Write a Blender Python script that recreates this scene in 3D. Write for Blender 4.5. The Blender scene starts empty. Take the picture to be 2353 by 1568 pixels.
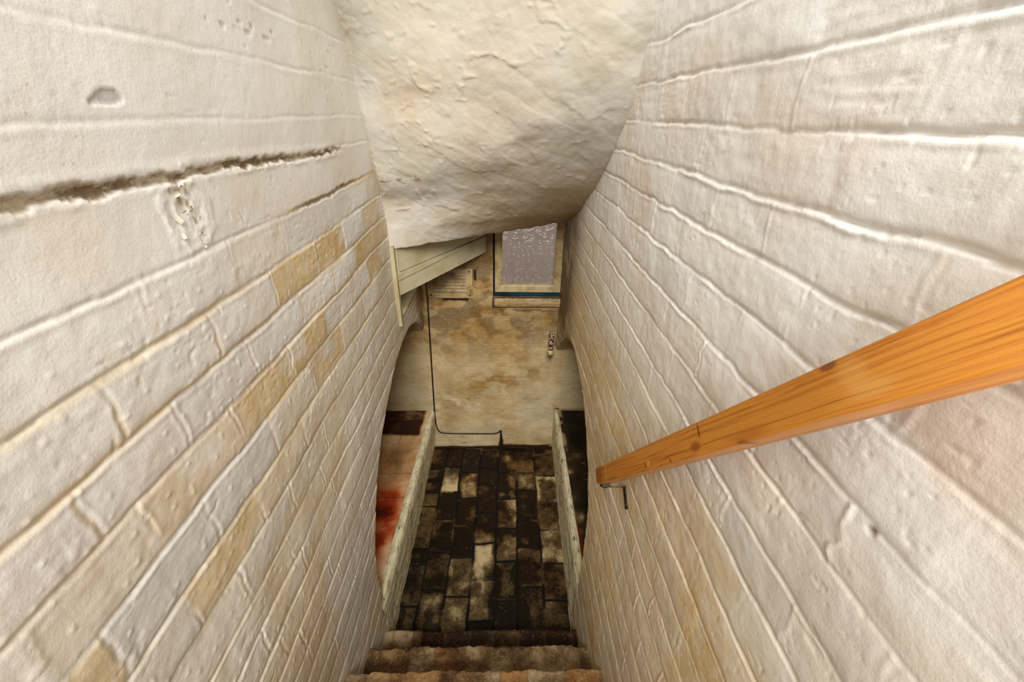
import bpy, bmesh, math
import numpy as np
from mathutils import Vector, Matrix

scene = bpy.context.scene
COL = scene.collection
EYE = 1.9            # camera height above the cellar floor

# ------------------------------------------------------------------ noise
def _hash(ix, iy, seed):
    h = (ix.astype(np.int64) * 374761393 + iy.astype(np.int64) * 668265263 + seed * 982451653) & 0xFFFFFFFF
    h = ((h ^ (h >> 13)) * 1274126177) & 0xFFFFFFFF
    h = ((h ^ (h >> 16)) * 2246822519) & 0xFFFFFFFF
    return ((h ^ (h >> 15)) & 0xFFFF) / 65535.0

def vn(u, v, seed=0):
    """value noise 0..1"""
    u, v = np.broadcast_arrays(np.asarray(u, float), np.asarray(v, float))
    iu = np.floor(u); iv = np.floor(v)
    fu = u - iu; fv = v - iv
    fu = fu * fu * fu * (fu * (fu * 6 - 15) + 10); fv = fv * fv * fv * (fv * (fv * 6 - 15) + 10)
    a = _hash(iu, iv, seed); b = _hash(iu + 1, iv, seed)
    c = _hash(iu, iv + 1, seed); d = _hash(iu + 1, iv + 1, seed)
    return (a * (1 - fu) + b * fu) * (1 - fv) + (c * (1 - fu) + d * fu) * fv

def fbm(u, v, seed=0, octv=4):
    s = 0; amp = 0.5; tot = 0
    for o in range(octv):
        s = s + amp * vn(u * 2 ** o + 17.3 * o, v * 2 ** o + 9.1 * o, seed + o * 31); tot += amp; amp *= 0.5
    return s / tot

def ridge(u, v, seed=0, octv=3):
    s = 0; amp = 0.5; tot = 0
    for o in range(octv):
        s = s + amp * (1 - np.abs(2 * vn(u * 2 ** o + 3.7 * o, v * 2 ** o + 5.9 * o, seed + o * 17) - 1)); tot += amp; amp *= 0.5
    return s / tot

def sst(x, a, b):
    t = np.clip((x - a) / (b - a), 0, 1)
    return t * t * (3 - 2 * t)

def gs(x, w):
    return np.exp(-(x / w) ** 2)

# ------------------------------------------------------------------ mesh helpers
def np_mesh(name, verts, quads, mat, attrs=None, parent=None, smooth=True, tris=None):
    me = bpy.data.meshes.new(name)
    verts = np.asarray(verts, dtype=np.float32)
    quads = np.asarray(quads, dtype=np.int32).reshape(-1, 4)
    nq = len(quads)
    me.vertices.add(len(verts)); me.vertices.foreach_set('co', verts.ravel())
    me.loops.add(nq * 4); me.loops.foreach_set('vertex_index', quads.ravel())
    me.polygons.add(nq)
    me.polygons.foreach_set('loop_start', np.arange(nq, dtype=np.int32) * 4)
    me.polygons.foreach_set('use_smooth', np.full(nq, smooth))
    me.update(calc_edges=True)
    for k, a in (attrs or {}).items():
        at = me.attributes.new(k, 'FLOAT', 'POINT')
        at.data.foreach_set('value', np.asarray(a, dtype=np.float32).ravel())
    me.materials.append(mat)
    o = bpy.data.objects.new(name, me); COL.objects.link(o)
    if parent: o.parent = parent
    return o

def grid_quads(nu, nv, flip=False):
    i = np.arange(nu * nv).reshape(nu, nv)
    q = np.stack([i[:-1, :-1], i[1:, :-1], i[1:, 1:], i[:-1, 1:]], -1)
    if flip: q = q[..., ::-1]
    return q

def compact(verts, quads, attrs):
    used = np.zeros(len(verts), bool); used[quads.ravel()] = True
    idx = np.cumsum(used) - 1
    return verts[used], idx[quads], {k: np.asarray(a).ravel()[used] for k, a in attrs.items()}

def obj_bm(name, bm, mat, parent=None, smooth=False, bevel=0.0):
    if bevel > 0:
        bmesh.ops.bevel(bm, geom=[e for e in bm.edges if e.calc_face_angle(0) > 0.6], offset=bevel, segments=2, profile=0.6, affect='EDGES')
    bmesh.ops.recalc_face_normals(bm, faces=bm.faces)
    me = bpy.data.meshes.new(name); bm.to_mesh(me); bm.free()
    for p in me.polygons: p.use_smooth = smooth
    me.materials.append(mat)
    o = bpy.data.objects.new(name, me); COL.objects.link(o)
    if parent: o.parent = parent
    return o

def add_box(bm, x0, x1, y0, y1, z0, z1, M=None):
    vs = [bm.verts.new((x, y, z)) for x in (x0, x1) for y in (y0, y1) for z in (z0, z1)]
    if M is not None:
        for v in vs: v.co = M @ v.co
    for f in ((0, 1, 3, 2), (4, 6, 7, 5), (0, 4, 5, 1), (2, 3, 7, 6), (0, 2, 6, 4), (1, 5, 7, 3)):
        bm.faces.new([vs[i] for i in f])
    return vs

def add_lathe(bm, prof, M, n=20):
    rings = []
    for r, z in prof:
        rings.append([bm.verts.new(M @ Vector((r * math.cos(2 * math.pi * k / n), r * math.sin(2 * math.pi * k / n), z))) for k in range(n)])
    for a, b in zip(rings[:-1], rings[1:]):
        for k in range(n):
            bm.faces.new((a[k], a[(k + 1) % n], b[(k + 1) % n], b[k]))
    for ring in (rings[0], rings[-1]):
        try: bm.faces.new(ring)
        except ValueError: pass

def add_tube(bm, pts, rad, n=8):
    pts = [Vector(p) for p in pts]
    rings = []
    for i, p in enumerate(pts):
        t = (pts[min(i + 1, len(pts) - 1)] - pts[max(i - 1, 0)]).normalized()
        u = t.cross(Vector((0, 1, 0.001)))
        if u.length < 1e-4: u = t.cross(Vector((1, 0, 0)))
        u.normalize(); w = t.cross(u)
        r = rad[i] if isinstance(rad, (list, tuple)) else rad
        rings.append([bm.verts.new(p + (u * math.cos(2 * math.pi * k / n) + w * math.sin(2 * math.pi * k / n)) * r) for k in range(n)])
    for a, b in zip(rings[:-1], rings[1:]):
        for k in range(n):
            bm.faces.new((a[k], a[(k + 1) % n], b[(k + 1) % n], b[k]))
    bm.faces.new(rings[0]); bm.faces.new(rings[-1])

def thing(name, label, cat, loc=(0, 0, 0), group=None):
    o = bpy.data.objects.new(name, None); COL.objects.link(o)
    o.location = loc; o['label'] = label; o['category'] = cat; o.empty_display_size = 0.05
    if group: o['group'] = group
    return o

def tag(o, label, cat, group=None):
    o['label'] = label; o['category'] = cat
    if group: o['group'] = group
    return o

def struct(o):
    o['kind'] = 'structure'
    return o

def put(o, parent):
    """parent a mesh whose vertices are in world space"""
    o.parent = parent
    o.matrix_parent_inverse = Matrix.Translation(-Vector(parent.location))
    return o

# ------------------------------------------------------------------ materials
def S(r, g, b):
    f = lambda c: (c / 255 / 12.92) if c / 255 <= 0.04045 else ((c / 255 + 0.055) / 1.055) ** 2.4
    return (f(r), f(g), f(b), 1.0)

class NT:
    def __init__(s, name):
        s.m = bpy.data.materials.new(name); s.m.use_nodes = True
        s.t = s.m.node_tree; s.n = s.t.nodes; s.l = s.t.links
        s.b = s.n['Principled BSDF']; s.out = s.n['Material Output']
        s.b.inputs['Specular IOR Level'].default_value = 0.3
    def node(s, typ, **kw):
        nd = s.n.new(typ)
        for k, v in kw.items():
            if k.startswith('i_'):
                nd.inputs[k[2:].replace('_', ' ')].default_value = v
            else: setattr(nd, k, v)
        return nd
    def link(s, a, b): s.l.new(a, b)
    def attr(s, name):
        return s.node('ShaderNodeAttribute', attribute_name=name).outputs['Fac']
    def coord(s, scale=(1, 1, 1), rot=(0, 0, 0)):
        tc = s.node('ShaderNodeTexCoord'); mp = s.node('ShaderNodeMapping')
        mp.inputs['Scale'].default_value = scale; mp.inputs['Rotation'].default_value = rot
        s.link(tc.outputs['Object'], mp.inputs['Vector']); return mp.outputs['Vector']
    def noise(s, scale, detail=4, rough=0.55, vec=None, dist=0.0):
        nd = s.node('ShaderNodeTexNoise'); nd.inputs['Scale'].default_value = scale
        nd.inputs['Detail'].default_value = detail; nd.inputs['Roughness'].default_value = rough
        nd.inputs['Distortion'].default_value = dist
        s.link(vec if vec is not None else s.coord(), nd.inputs['Vector']); return nd.outputs['Fac']
    def ramp(s, fac, stops):
        r = s.node('ShaderNodeValToRGB'); e = r.color_ramp.elements
        while len(e) > 1: e.remove(e[-1])
        e[0].position = stops[0][0]; e[0].color = stops[0][1]
        for p, c in stops[1:]:
            x = e.new(p); x.color = c
        s.link(fac, r.inputs['Fac']); return r.outputs['Color']
    def fr(s, fac, a, b):
        """map a..b to 0..1 smoothly"""
        m = s.node('ShaderNodeMapRange'); m.interpolation_type = 'SMOOTHSTEP'
        m.inputs['From Min'].default_value = a; m.inputs['From Max'].default_value = b
        s.link(fac, m.inputs['Value']); return m.outputs['Result']
    def math(s, op, a, b):
        m = s.node('ShaderNodeMath', operation=op)
        for i, x in enumerate((a, b)):
            if isinstance(x, (int, float)): m.inputs[i].default_value = x
            else: s.link(x, m.inputs[i])
        return m.outputs[0]
    def mix(s, fac, a, b, mode='MIX'):
        m = s.node('ShaderNodeMix', data_type='RGBA', blend_type=mode)
        for sock, x in ((m.inputs[0], fac), (m.inputs[6], a), (m.inputs[7], b)):
            if isinstance(x, (int, float)): sock.default_value = x
            elif isinstance(x, tuple): sock.default_value = x
            else: s.link(x, sock)
        return m.outputs[2]
    def bump(s, h, dist=0.002, strength=1.0, prev=None):
        b = s.node('ShaderNodeBump'); b.inputs['Distance'].default_value = dist; b.inputs['Strength'].default_value = strength
        s.link(h, b.inputs['Height'])
        if prev is not None: s.link(prev, b.inputs['Normal'])
        return b.outputs['Normal']
    def done(s, color=None, rough=None, normal=None):
        if color is not None:
            if isinstance(color, tuple): s.b.inputs['Base Color'].default_value = color
            else: s.link(color, s.b.inputs['Base Color'])
        if rough is not None:
            if isinstance(rough, (int, float)): s.b.inputs['Roughness'].default_value = rough
            else: s.link(rough, s.b.inputs['Roughness'])
        if normal is not None: s.link(normal, s.b.inputs['Normal'])
        return s.m

def limewash(name, white, second, yellow, brown, grey, bump=0.0012, stretch=(1, 1, 1), rough=0.6):
    t = NT(name)
    v = t.coord(stretch)
    base = t.mix(t.fr(t.noise(7, 4, vec=v), 0.35, 0.7), white, second)
    base = t.mix(t.math('MULTIPLY', t.attr('gry'), 0.8), base, grey)
    ny = t.fr(t.noise(30, 4, 0.65, vec=v), 0.15, 0.75)
    fy = t.math('MULTIPLY', t.attr('yel'), t.math('ADD', t.math('MULTIPLY', ny, 0.55), 0.45))
    base = t.mix(fy, base, yellow)
    base = t.mix(t.math('MULTIPLY', t.attr('pnk'), 0.8), base, S(206, 176, 150))
    nd = t.fr(t.noise(160, 3, 0.7, vec=v), 0.2, 0.62)
    fd = t.math('MAXIMUM', t.math('MULTIPLY', t.attr('drt'), t.math('ADD', t.math('MULTIPLY', nd, 0.65), 0.35)), t.fr(t.attr('drt'), .72, .98))
    base = t.mix(fd, base, brown)
    n1 = t.bump(t.noise(48, 4, 0.6, vec=v), bump * 0.70, 0.9)
    n2 = t.bump(t.noise(300, 2, 0.6, vec=v), bump * 0.26, 0.8, n1)
    return t.done(base, rough, n2)

M_wall = limewash('painted_brick', S(234, 230, 222), S(229, 222, 209), S(208, 178, 118), S(98, 70, 38), S(212, 209, 203))
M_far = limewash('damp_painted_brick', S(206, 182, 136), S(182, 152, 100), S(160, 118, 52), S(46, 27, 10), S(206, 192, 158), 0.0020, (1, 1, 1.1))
M_ceil = limewash('lumpy_plaster', S(194, 190, 180), S(188, 180, 162), S(174, 148, 100), S(122, 82, 48), S(214, 208, 198), 0.0016)
M_alc = limewash('alcove_brick', S(222, 202, 158), S(190, 162, 112), S(160, 122, 60), S(60, 40, 20), S(214, 200, 165), 0.0015)

# ------------------------------------------------------------------ arch outline shared by both side walls  (y, z relative to the eye)
ARCH_L = [(0.915, -1.60), (0.92, -1.50), (0.930, -1.42), (0.947, -1.326), (0.975, -1.25), (1.01, -1.181), (1.053, -1.122), (1.148, -1.03), (1.237, -0.982),
          (1.379, -0.915), (1.469, -0.893), (1.611, -0.876), (1.70, -0.876), (1.80, -0.892), (1.90, -0.93), (1.98, -0.985), (2.045, -1.06), (2.09, -1.115)]
ARCH_R = [(0.935, -1.62), (0.937, -1.525), (0.945, -1.404), (0.968, -1.29), (1.007, -1.181), (1.076, -1.106), (1.168, -1.026), (1.278, -0.951), (1.379, -0.915),
          (1.48, -0.893), (1.56, -0.888), (1.66, -0.902), (1.76, -0.94), (1.86, -1.0), (1.95, -1.075), (2.045, -1.17), (2.09, -1.22)]

def dense(poly, n=400):
    p = np.array(poly); d = np.r_[0, np.cumsum(np.hypot(*np.diff(p, axis=0).T))]
    t = np.linspace(0, d[-1], n)
    q = np.stack([np.interp(t, d, p[:, 0]), np.interp(t, d, p[:, 1])], 1)
    for _ in range(6):
        q[1:-1] = 0.25 * q[:-2] + 0.5 * q[1:-1] + 0.25 * q[2:]
    return q

CL = [.40, .32, .24, .16, .074, -.012, -.08, -.176, -.253, -.331, -.405, -.485, -.572, -.65, -.735, -.81, -.885, -.963] + [-.963 - .078 * i for i in range(1, 15)]
LOFF = 3
VL = {4: [0.636, 0.816, 1.004, 1.194], 5: [0.368, 0.548, 0.729, 0.922, 1.11, 1.29], 6: [0.294, 0.44, 0.612, 0.804, 0.99, 1.17, 1.36],
      7: [0.20, 0.339, 0.526, 0.72, 0.9, 1.068, 1.266, 1.44], 8: [0.245, 0.417, 0.597, 0.789, 0.98, 1.17, 1.346], 9: [0.333, 0.51, 0.696, 0.88], 10: [0.42, 0.60, 0.781, 0.967, 1.15],
      11: [0.36, 0.54, 0.726, 0.9]}
VL = {k + LOFF: v for k, v in VL.items()}
for k in (6, 5, 4, 3, 2, 1, 0): VL[k] = []
CR = [.42, .345, .275, .205, .133, .062, -.009, -.079, -.148, -.218, -.295, -.368, -.446, -.515, -.60, -.683, -.772] + [-.772 - .0755 * i for i in range(1, 17)]
ROFF = 3
VR = {2: [0.645, 0.793, 0.94, 1.084], 3: [0.556, 0.709, 0.861, 1.01, 1.158], 4: [0.28, 0.48, 0.623, 0.791, 0.938, 1.072, 1.22], 5: [0.395, 0.709, 0.861, 1.0, 1.156, 1.3],
      6: [0.168, 0.484, 0.64, 0.803, 0.949, 1.093, 1.25], 7: [0.24, 0.38, 0.55, 0.713, 0.868, 1.02, 1.17], 8: [0.314, 0.48, 0.644, 0.806, 0.96], 9: [0.241, 0.388, 0.55, 0.72, 0.872, 1.03],
      10: [0.307, 0.46, 0.63, 0.80, 0.965, 1.11, 1.253, 1.40, 1.546], 11: [0.22, 0.40, 0.57, 0.74, 0.9, 1.043, 1.2, 1.34, 1.485]}
VR = {k + ROFF: v for k, v in VR.items()}

def layout(Y, Z, C, V, pitch, seed):
    C = np.array(C)
    k = np.clip(np.searchsorted(-C, -Z, side='left') - 1, 0, len(C) - 2)
    dtop = C[k] - Z; dbot = Z - C[k + 1]
    dv = np.full(Y.shape, 9.0); bid = np.zeros(Y.shape)
    rng = np.random.RandomState(seed)
    for c in range(len(C) - 1):
        m = k == c
        ph = rng.rand() * pitch; jit = (rng.rand(40) - .5) * .03
        if not m.any(): continue
        if c in V: js = np.array(V[c] if V[c] else [9.0])
        else: js = np.arange(-1.0, 3.0, pitch)[:40] + ph + jit[:len(np.arange(-1.0, 3.0, pitch)[:40])]
        if c in V and V[c]:
            js = np.r_[np.arange(js[0] - pitch, -1, -pitch)[::-1], js, np.arange(js[-1] + pitch, 3.0, pitch)]
        y = Y[m]
        i = np.searchsorted(js, y)
        a = np.abs(y - js[np.clip(i - 1, 0, len(js) - 1)]); b = np.abs(y - js[np.clip(i, 0, len(js) - 1)])
        dv[m] = np.minimum(a, b); bid[m] = i + 57 * c
    return k, dtop, dbot, dv, bid

def edge_trim(Y, Z, quads, cut, curve):
    """snap vertices shared by kept and cut-away faces onto the arch curve"""
    used = np.zeros(Y.size, bool); used[quads.ravel()] = True
    rem = np.zeros(Y.size, bool); rem[cut.ravel()] = True
    idx = np.nonzero(used & rem)[0]
    y = Y.ravel().copy(); z = Z.ravel().copy()
    for s in range(0, len(idx), 2000):
        ii = idx[s:s + 2000]
        d = (y[ii, None] - curve[None, :, 0]) ** 2 + (z[ii, None] - curve[None, :, 1]) ** 2
        j = d.argmin(1); y[ii] = curve[j, 0]; z[ii] = curve[j, 1]
    return y, z

def side_wall(name, side, X0, C, V, pitch, seed, arch, ys, zs, relief):
    Y, Z = np.meshgrid(ys, zs, indexing='ij')
    cv = dense(arch)
    yc = (Y[:-1, :-1] + Y[1:, 1:]) / 2; zc = (Z[:-1, :-1] + Z[1:, 1:]) / 2
    gone = (yc > cv[0, 0]) & (zc < np.interp(yc, cv[:, 0], cv[:, 1])) & (zc > -2.2)
    gone |= (yc > cv[0, 0] + .004) & (zc < cv[0, 1])
    garch = gone.copy()
    if side < 0: gone |= ((yc > 1.556) & (zc > -0.775) & (zc < -.47)) | ((yc > 1.60) & (zc > -0.5))
    q = grid_quads(len(ys), len(zs), flip=(side > 0))
    qcut = q[garch]; q = q[~gone]
    h, at = relief(Y, Z)
    # rounded arris along the arch
    P = np.stack([Y.ravel(), Z.ravel()], 1)
    near = np.nonzero((P[:, 0] > .88) & (P[:, 1] < -.8) & (P[:, 1] > -1.66))[0]
    dist = np.full(Y.size, 1.0)
    for s in range(0, len(near), 3000):
        ii = near[s:s + 3000]
        dist[ii] = np.sqrt(((P[ii, None, :] - cv[None, :, :]) ** 2).sum(-1).min(1))
    h = h - 0.012 * np.clip(1 - dist.reshape(Y.shape) / .026, 0, 1) ** 2 * sst(Z, -1.62, -1.40)
    y2, z2 = edge_trim(Y, Z, q, qcut, cv)
    xoff = X0 - 0.013 * sst(-Z, 0.9, 1.5)      # both walls lean a little to the left towards the bottom
    x = (xoff - side * h).ravel()
    verts = np.stack([x, y2, z2 + EYE], 1)
    verts, q, at = compact(verts, q, at)
    o = np_mesh(name, verts, q, M_wall, at)
    return struct(o), cv

def arange2(segs):
    out = []
    for a, b, d in segs: out.append(np.arange(a, b - 1e-6, d))
    out.append([segs[-1][1]])
    return np.concatenate(out)

# ------------------------------------------------------------------ left wall
YEL_L = {(5, .838): 1, (5, 1.006): 1, (6, 1.282): 1, (6, 1.44): .9, (7, 1.363): 1, (7, .656): .9, (7, .761): 1, (7, .566): .5, (8, .825): .9, (7, .46): .55, (7, .863): .9,
         (7, .359): .6, (8, .318): .75, (9, .401): .9, (9, .30): .8, (8, .219): .9, (9, .591): .6, (9, .509): .6, (7, .23): .35, (4, .72): .22, (10, .30): .2, (5, 1.40): .7, (8, 1.1): .4, (4, 1.4): .35, (10, .55): .45, (11, .6): .4}
GRY_L = {(4, .87): .7, (4, 1.1): .5, (6, .6): .6, (6, .47): .5, (8, .578): .8, (8, .436): .9, (8, .343): .9, (8, .27): .9, (10, .46): .6, (9, .27): .8, (5, 1.2): .5, (6, .8): .5}

def relief_left(Y, Z):
    wob = .004 * (fbm(Y * 5, Z * 3, 3, 3) - .5) * 2 + .0016 * (vn(Y * 38, Z * 10, 5) - .5) * 2
    Zw = Z + wob
    Yw = Y + .004 * (vn(Z * 60, Y * 25, 8) - .5) * 2
    k, dt, db, dv, bid = layout(Yw, Zw, CL, VL, .18, 11)
    dj = np.minimum(dt, db)
    low = sst(-Z, .10, .30)                              # smooth paint above, rougher bricks below
    J = np.clip(.10 + 1.0 * vn(Y * 6, k * 7.3, 21), 0, 1) * (.30 + .70 * low) * (.55 + .9 * fbm(Y * 34, Z * 30, 20, 3))
    h = -.0036 * J * gs(dj, .0034) + .0011 * J * gs(dt - .0075, .0042)
    h += .0010 * np.clip(dj / .02, 0, 1) * low
    Jv = np.clip(vn(Z * 12, bid * .37, 22) * 1.3 - .1, 0, 1) * low
    h += (-.0016 * Jv * gs(dv, .003) + .0008 * Jv * gs(dv - .006, .003))
    rb = _hash(bid, bid * 0 + 3, 4)
    h += .0020 * (rb - .5) * np.clip(np.minimum(dj, dv) / .012, 0, 1) * low
    h += .008 * (fbm(Y * 4, Z * 5, 31, 2) - .5) + .0026 * (fbm(Y * 14, Z * 16, 33, 3) - .5) * (.4 + .6 * low) + .0012 * (fbm(Y * 60, Z * 66, 35, 3) - .5) * (.3 + .7 * low)
    pits = sst(vn(Y * 110, Z * 120, 41), .80, .93) * sst(fbm(Y * 9, Z * 9, 43, 2), .42, .62)
    h -= .0010 * pits * (.3 + .7 * low)
    blob = sst(vn(Y * 90, Z * 95, 45), .86, .95) * low
    h += .0009 * blob
    rough = sst(-Z, .95, 1.3) * sst(fbm(Y * 5, Z * 5, 47, 2), .3, .6)
    h += .0022 * (ridge(Y * 26, Z * 70, 49, 3) - .5) * rough
    # the open joint
    cz = -.0775 - .011 * sst(Y, .66, 1.15) + .0025 * (fbm(Y * 16, Y * 0, 51, 3) - .5) * 2
    dc = Z - cz
    end = 1 - sst(Y, 1.12, 1.24)
    wid = .0095 * (.50 + .5 * fbm(Y * 7, Y * 0 + 2, 53, 2))
    rag = .007 * (fbm(Y * 55, Z * 70, 55, 4) - .5) * 2
    crack = (1 - sst(np.abs(dc + rag), wid * .5, wid)) * end
    h -= .0055 * crack * (.4 + 1.2 * fbm(Y * 60, Z * 90, 57, 4))
    h += .0010 * gs(dc - .012, .007) * end + .0010 * gs(dc + .011, .004) * end * sst(fbm(Y * 30, Z * 30, 56, 3), .4, .6)
    drt = crack * (.42 + .50 * sst(fbm(Y * 34, Z * 100, 59, 4), .38, .60))
    crk_y = crack * .5
    drt = np.maximum(drt, .30 * gs(dc, .014) * end * sst(fbm(Y * 40, Z * 40, 61, 2), .45, .7))
    # the next joint opens and darkens further down the stairs
    z2 = -.1775 + wob * 0
    o2 = sst(Y, .82, .98) * (1 - sst(Y, 1.24, 1.32))
    d2 = np.abs(Zw - z2)
    g2 = (1 - sst(d2 + rag * .6, .002, .0055)) * o2
    h -= .005 * g2
    drt = np.maximum(drt, g2 * .75)
    yel = np.maximum(crk_y, .9 * gs(Zw - z2, .008) * sst(Y, .75, .9))
    # hairline joints higher up
    for (ya, za, yb, zb) in ((.36, -.30, .36, -.30),):
        pass
    zone = sst(-Z, .17, .30) * (1 - .55 * sst(-Z, .62, .9)) * sst(Y, .10, .30)
    yel = np.maximum(yel, zone * .95 * gs(dj - .001, .0065) * (.35 + .65 * vn(Y * 8, k * 3.1, 63)))
    yel = np.maximum(yel, zone * .65 * gs(dv, .006) * sst(vn(Z * 9, bid * .7, 64), .25, .6))
    drt = np.maximum(drt, zone * .42 * gs(dt - .001, .0035) * sst(fbm(Y * 9, k * 2.2, 65, 2), .45, .62))
    body = np.clip(np.minimum(dj, dv) / .006, 0, 1)
    gry = np.zeros(Y.shape)
    for (c, yy), a in YEL_L.items():
        kk = c + LOFF
        m = (k == kk)
        i0 = bid[m & (np.abs(Y - yy) < .012)]
        if len(i0):
            b0 = np.median(i0); mm = m & (bid == b0)
            soft = sst(fbm(Y * 9, Z * 14, 71 + c, 3), .12, .42)
            yel[mm] = np.maximum(yel[mm], a * (.30 + .70 * soft[mm]) * body[mm])
    for (c, yy), a in GRY_L.items():
        kk = c + LOFF; m = (k == kk); i0 = bid[m & (np.abs(Y - yy) < .012)]
        if len(i0):
            mm = m & (bid == np.median(i0)); gry[mm] = np.maximum(gry[mm], a * body[mm]); yel[mm] *= .35
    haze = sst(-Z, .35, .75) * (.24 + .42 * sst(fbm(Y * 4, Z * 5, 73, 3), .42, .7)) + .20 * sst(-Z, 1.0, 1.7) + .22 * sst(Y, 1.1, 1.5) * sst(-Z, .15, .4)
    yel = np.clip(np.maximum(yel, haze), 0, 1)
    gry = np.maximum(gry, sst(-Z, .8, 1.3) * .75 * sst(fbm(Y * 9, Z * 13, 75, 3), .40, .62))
    # peeled patch under the open joint, with rust and flakes
    py, pz = (Y - .575), (Z + .132)
    pr = np.sqrt((py / .045) ** 2 + (pz / .050) ** 2) + .5 * (fbm(Y * 40, Z * 40, 77, 3) - .5) * 2
    pm = 1 - sst(pr, .75, .95)
    h += pm * (.0030 * (ridge(Y * 60, Z * 52, 79, 3) - .45))
    h += .0012 * gs(pr - .95, .15)
    rust = gs(np.sqrt(((Y - .571) / .006) ** 2 + ((Z + .104) / .013) ** 2), 1.0) * sst(fbm(Y * 120, Z * 120, 81, 2), .35, .6)
    line = sst(ridge(Y * 28, Z * 24, 83, 2), .84, .92) * pm
    drt = np.maximum(drt, np.maximum(rust * .8, line * .55))
    yel = np.maximum(yel, np.maximum(rust, line * .7))
    # grey bare patch and little flakes above the open joint
    gp = 1 - sst(np.sqrt(((Y - .52) / .030) ** 2 + ((Z - .006) / .008) ** 2) + .8 * (fbm(Y * 70, Z * 70, 85, 3) - .5) * 2, .7, .95)
    h -= .0016 * gp; gry = np.maximum(gry, gp)
    drt = np.maximum(drt, .30 * gp)
    fl = sst(vn(Y * 55, Z * 90, 87), .90, .96) * sst(fbm(Y * 6, Z * 6, 89, 2), .5, .65) * sst(Z, -.18, -.05)
    drt = np.maximum(drt, .28 * fl); h -= .0012 * fl
    fd = sst(-Z, 1.0, 1.6) * .20 * sst(fbm(Y * 14, Z * 20, 91, 3), .45, .7)
    drt = np.maximum(drt, fd)
    drt = np.maximum(drt, .8 * sst(-Z, 1.78, 1.9))
    hl = sst(ridge(Y * 9 + .5 * fbm(Y * 14, Z * 14, 94), Z * 26, 96, 2), .93, .98) * sst(fbm(Y * 5, Z * 7, 98, 3), .50, .60)
    drt = np.maximum(drt, .16 * hl); h -= .0010 * hl
    speck = sst(vn(Y * 260, Z * 260, 93), .965, .99)
    drt = np.maximum(drt, .5 * speck * sst(vn(Y * 8, Z * 8, 95), .6, .7))
    st = sst(Y, 1.86, 1.99); yel = np.maximum(yel, st); drt = np.maximum(drt, st * (.45 + .4 * sst(fbm(Y * 12, Z * 8, 99, 3), .3, .6)))
    yel = np.maximum(yel, .45 * sst(Y, 1.5, 1.7))
    pnk = .22 * sst(fbm(Y * 4, Z * 5, 97, 3), .5, .7)
    return h, dict(yel=yel, drt=np.clip(drt, 0, 1), gry=np.clip(gry, 0, 1), pnk=pnk)

ysL = arange2([(-.35, .14, .012), (.14, .8, .0026), (.8, 1.56, .0040), (1.56, 2.062, .0045)])
zsL = arange2([(-1.93, -1.1, .0048), (-1.1, -.6, .0034), (-.6, .20, .0025), (.20, .5, .012)])
wall_left, cvL = side_wall('wall_left', -1, -.42, CL, VL, .18, 11, ARCH_L, ysL, zsL, relief_left)

# curled flakes of loose paint below the open joint
bm = bmesh.new(); rs = np.random.RandomState(9)
for (fy, fz, ln, an) in ((.560, -.100, .012, .3), (.578, -.098, .010, 1.2), (.590, -.104, .012, 2.2), (.552, -.118, .016, -1.2), (.549, -.134, .018, -1.4), (.566, -.126, .010, .6), (.580, -.130, .012, 1.0), (.592, -.122, .010, 2.6),
                        (.574, -.146, .012, -.8), (.566, -.160, .012, -1.3), (.575, -.172, .013, .2), (.584, -.162, .012, .9), (.562, -.172, .010, -2.0), (.598, -.140, .008, 1.8)):
    ca, sa = math.cos(an), math.sin(an); rows = []
    for a in range(5):
        row = []
        for b in range(4):
            u = a / 4; v = b / 3 - .5
            wd = ln * .75 * (1 - .5 * u + .2 * rs.rand())
            lift = .0050 + .0045 * u * u * (ln / .014) + .0012 * v * v * 4
            py = u * ln; pz = v * wd
            row.append(bm.verts.new((-.42 + lift - .006 + .001 * rs.rand(), fy + ca * py - sa * pz, EYE + fz + sa * py + ca * pz)))
        rows.append(row)
    for a in range(4):
        for b in range(3): bm.faces.new((rows[a][b], rows[a + 1][b], rows[a + 1][b + 1], rows[a][b + 1]))
t = NT('loose_paint'); M_flake = t.done(t.mix(t.fr(t.noise(90, 3), .5, .7), S(214, 204, 186), S(176, 150, 112)), .6)
fl = obj_bm('paint_flakes', bm, M_flake, smooth=True); fl.parent = wall_left

# ------------------------------------------------------------------ right wall
YEL_R = {(11, .347): .8, (10, .422): .75, (11, .536): .8, (11, .646): .8, (13, .517): .6, (12, .811): .7, (11, 1.038): .8, (11, 1.138): .8, (12, .647): .7, (10, .6): .6, (12, .45): .5,
         (15, .817): .5, (15, .7): .5, (13, .9): .6, (14, .8): .6, (10, 1.2): .6, (9, 1.3): .6, (11, 1.4): .7, (8, 1.3): .4, (10, .9): .4, (12, 1.1): .6}
GRY_R = {(8, .27): .8, (9, .33): .9, (9, .47): .5, (4, .7): .5, (3, .78): .4, (2, .7): .4, (7, .3): .4, (10, .39): .8, (12, .4): .7, (13, .4): .7, (8, .6): .4, (6, .7): .4}

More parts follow.
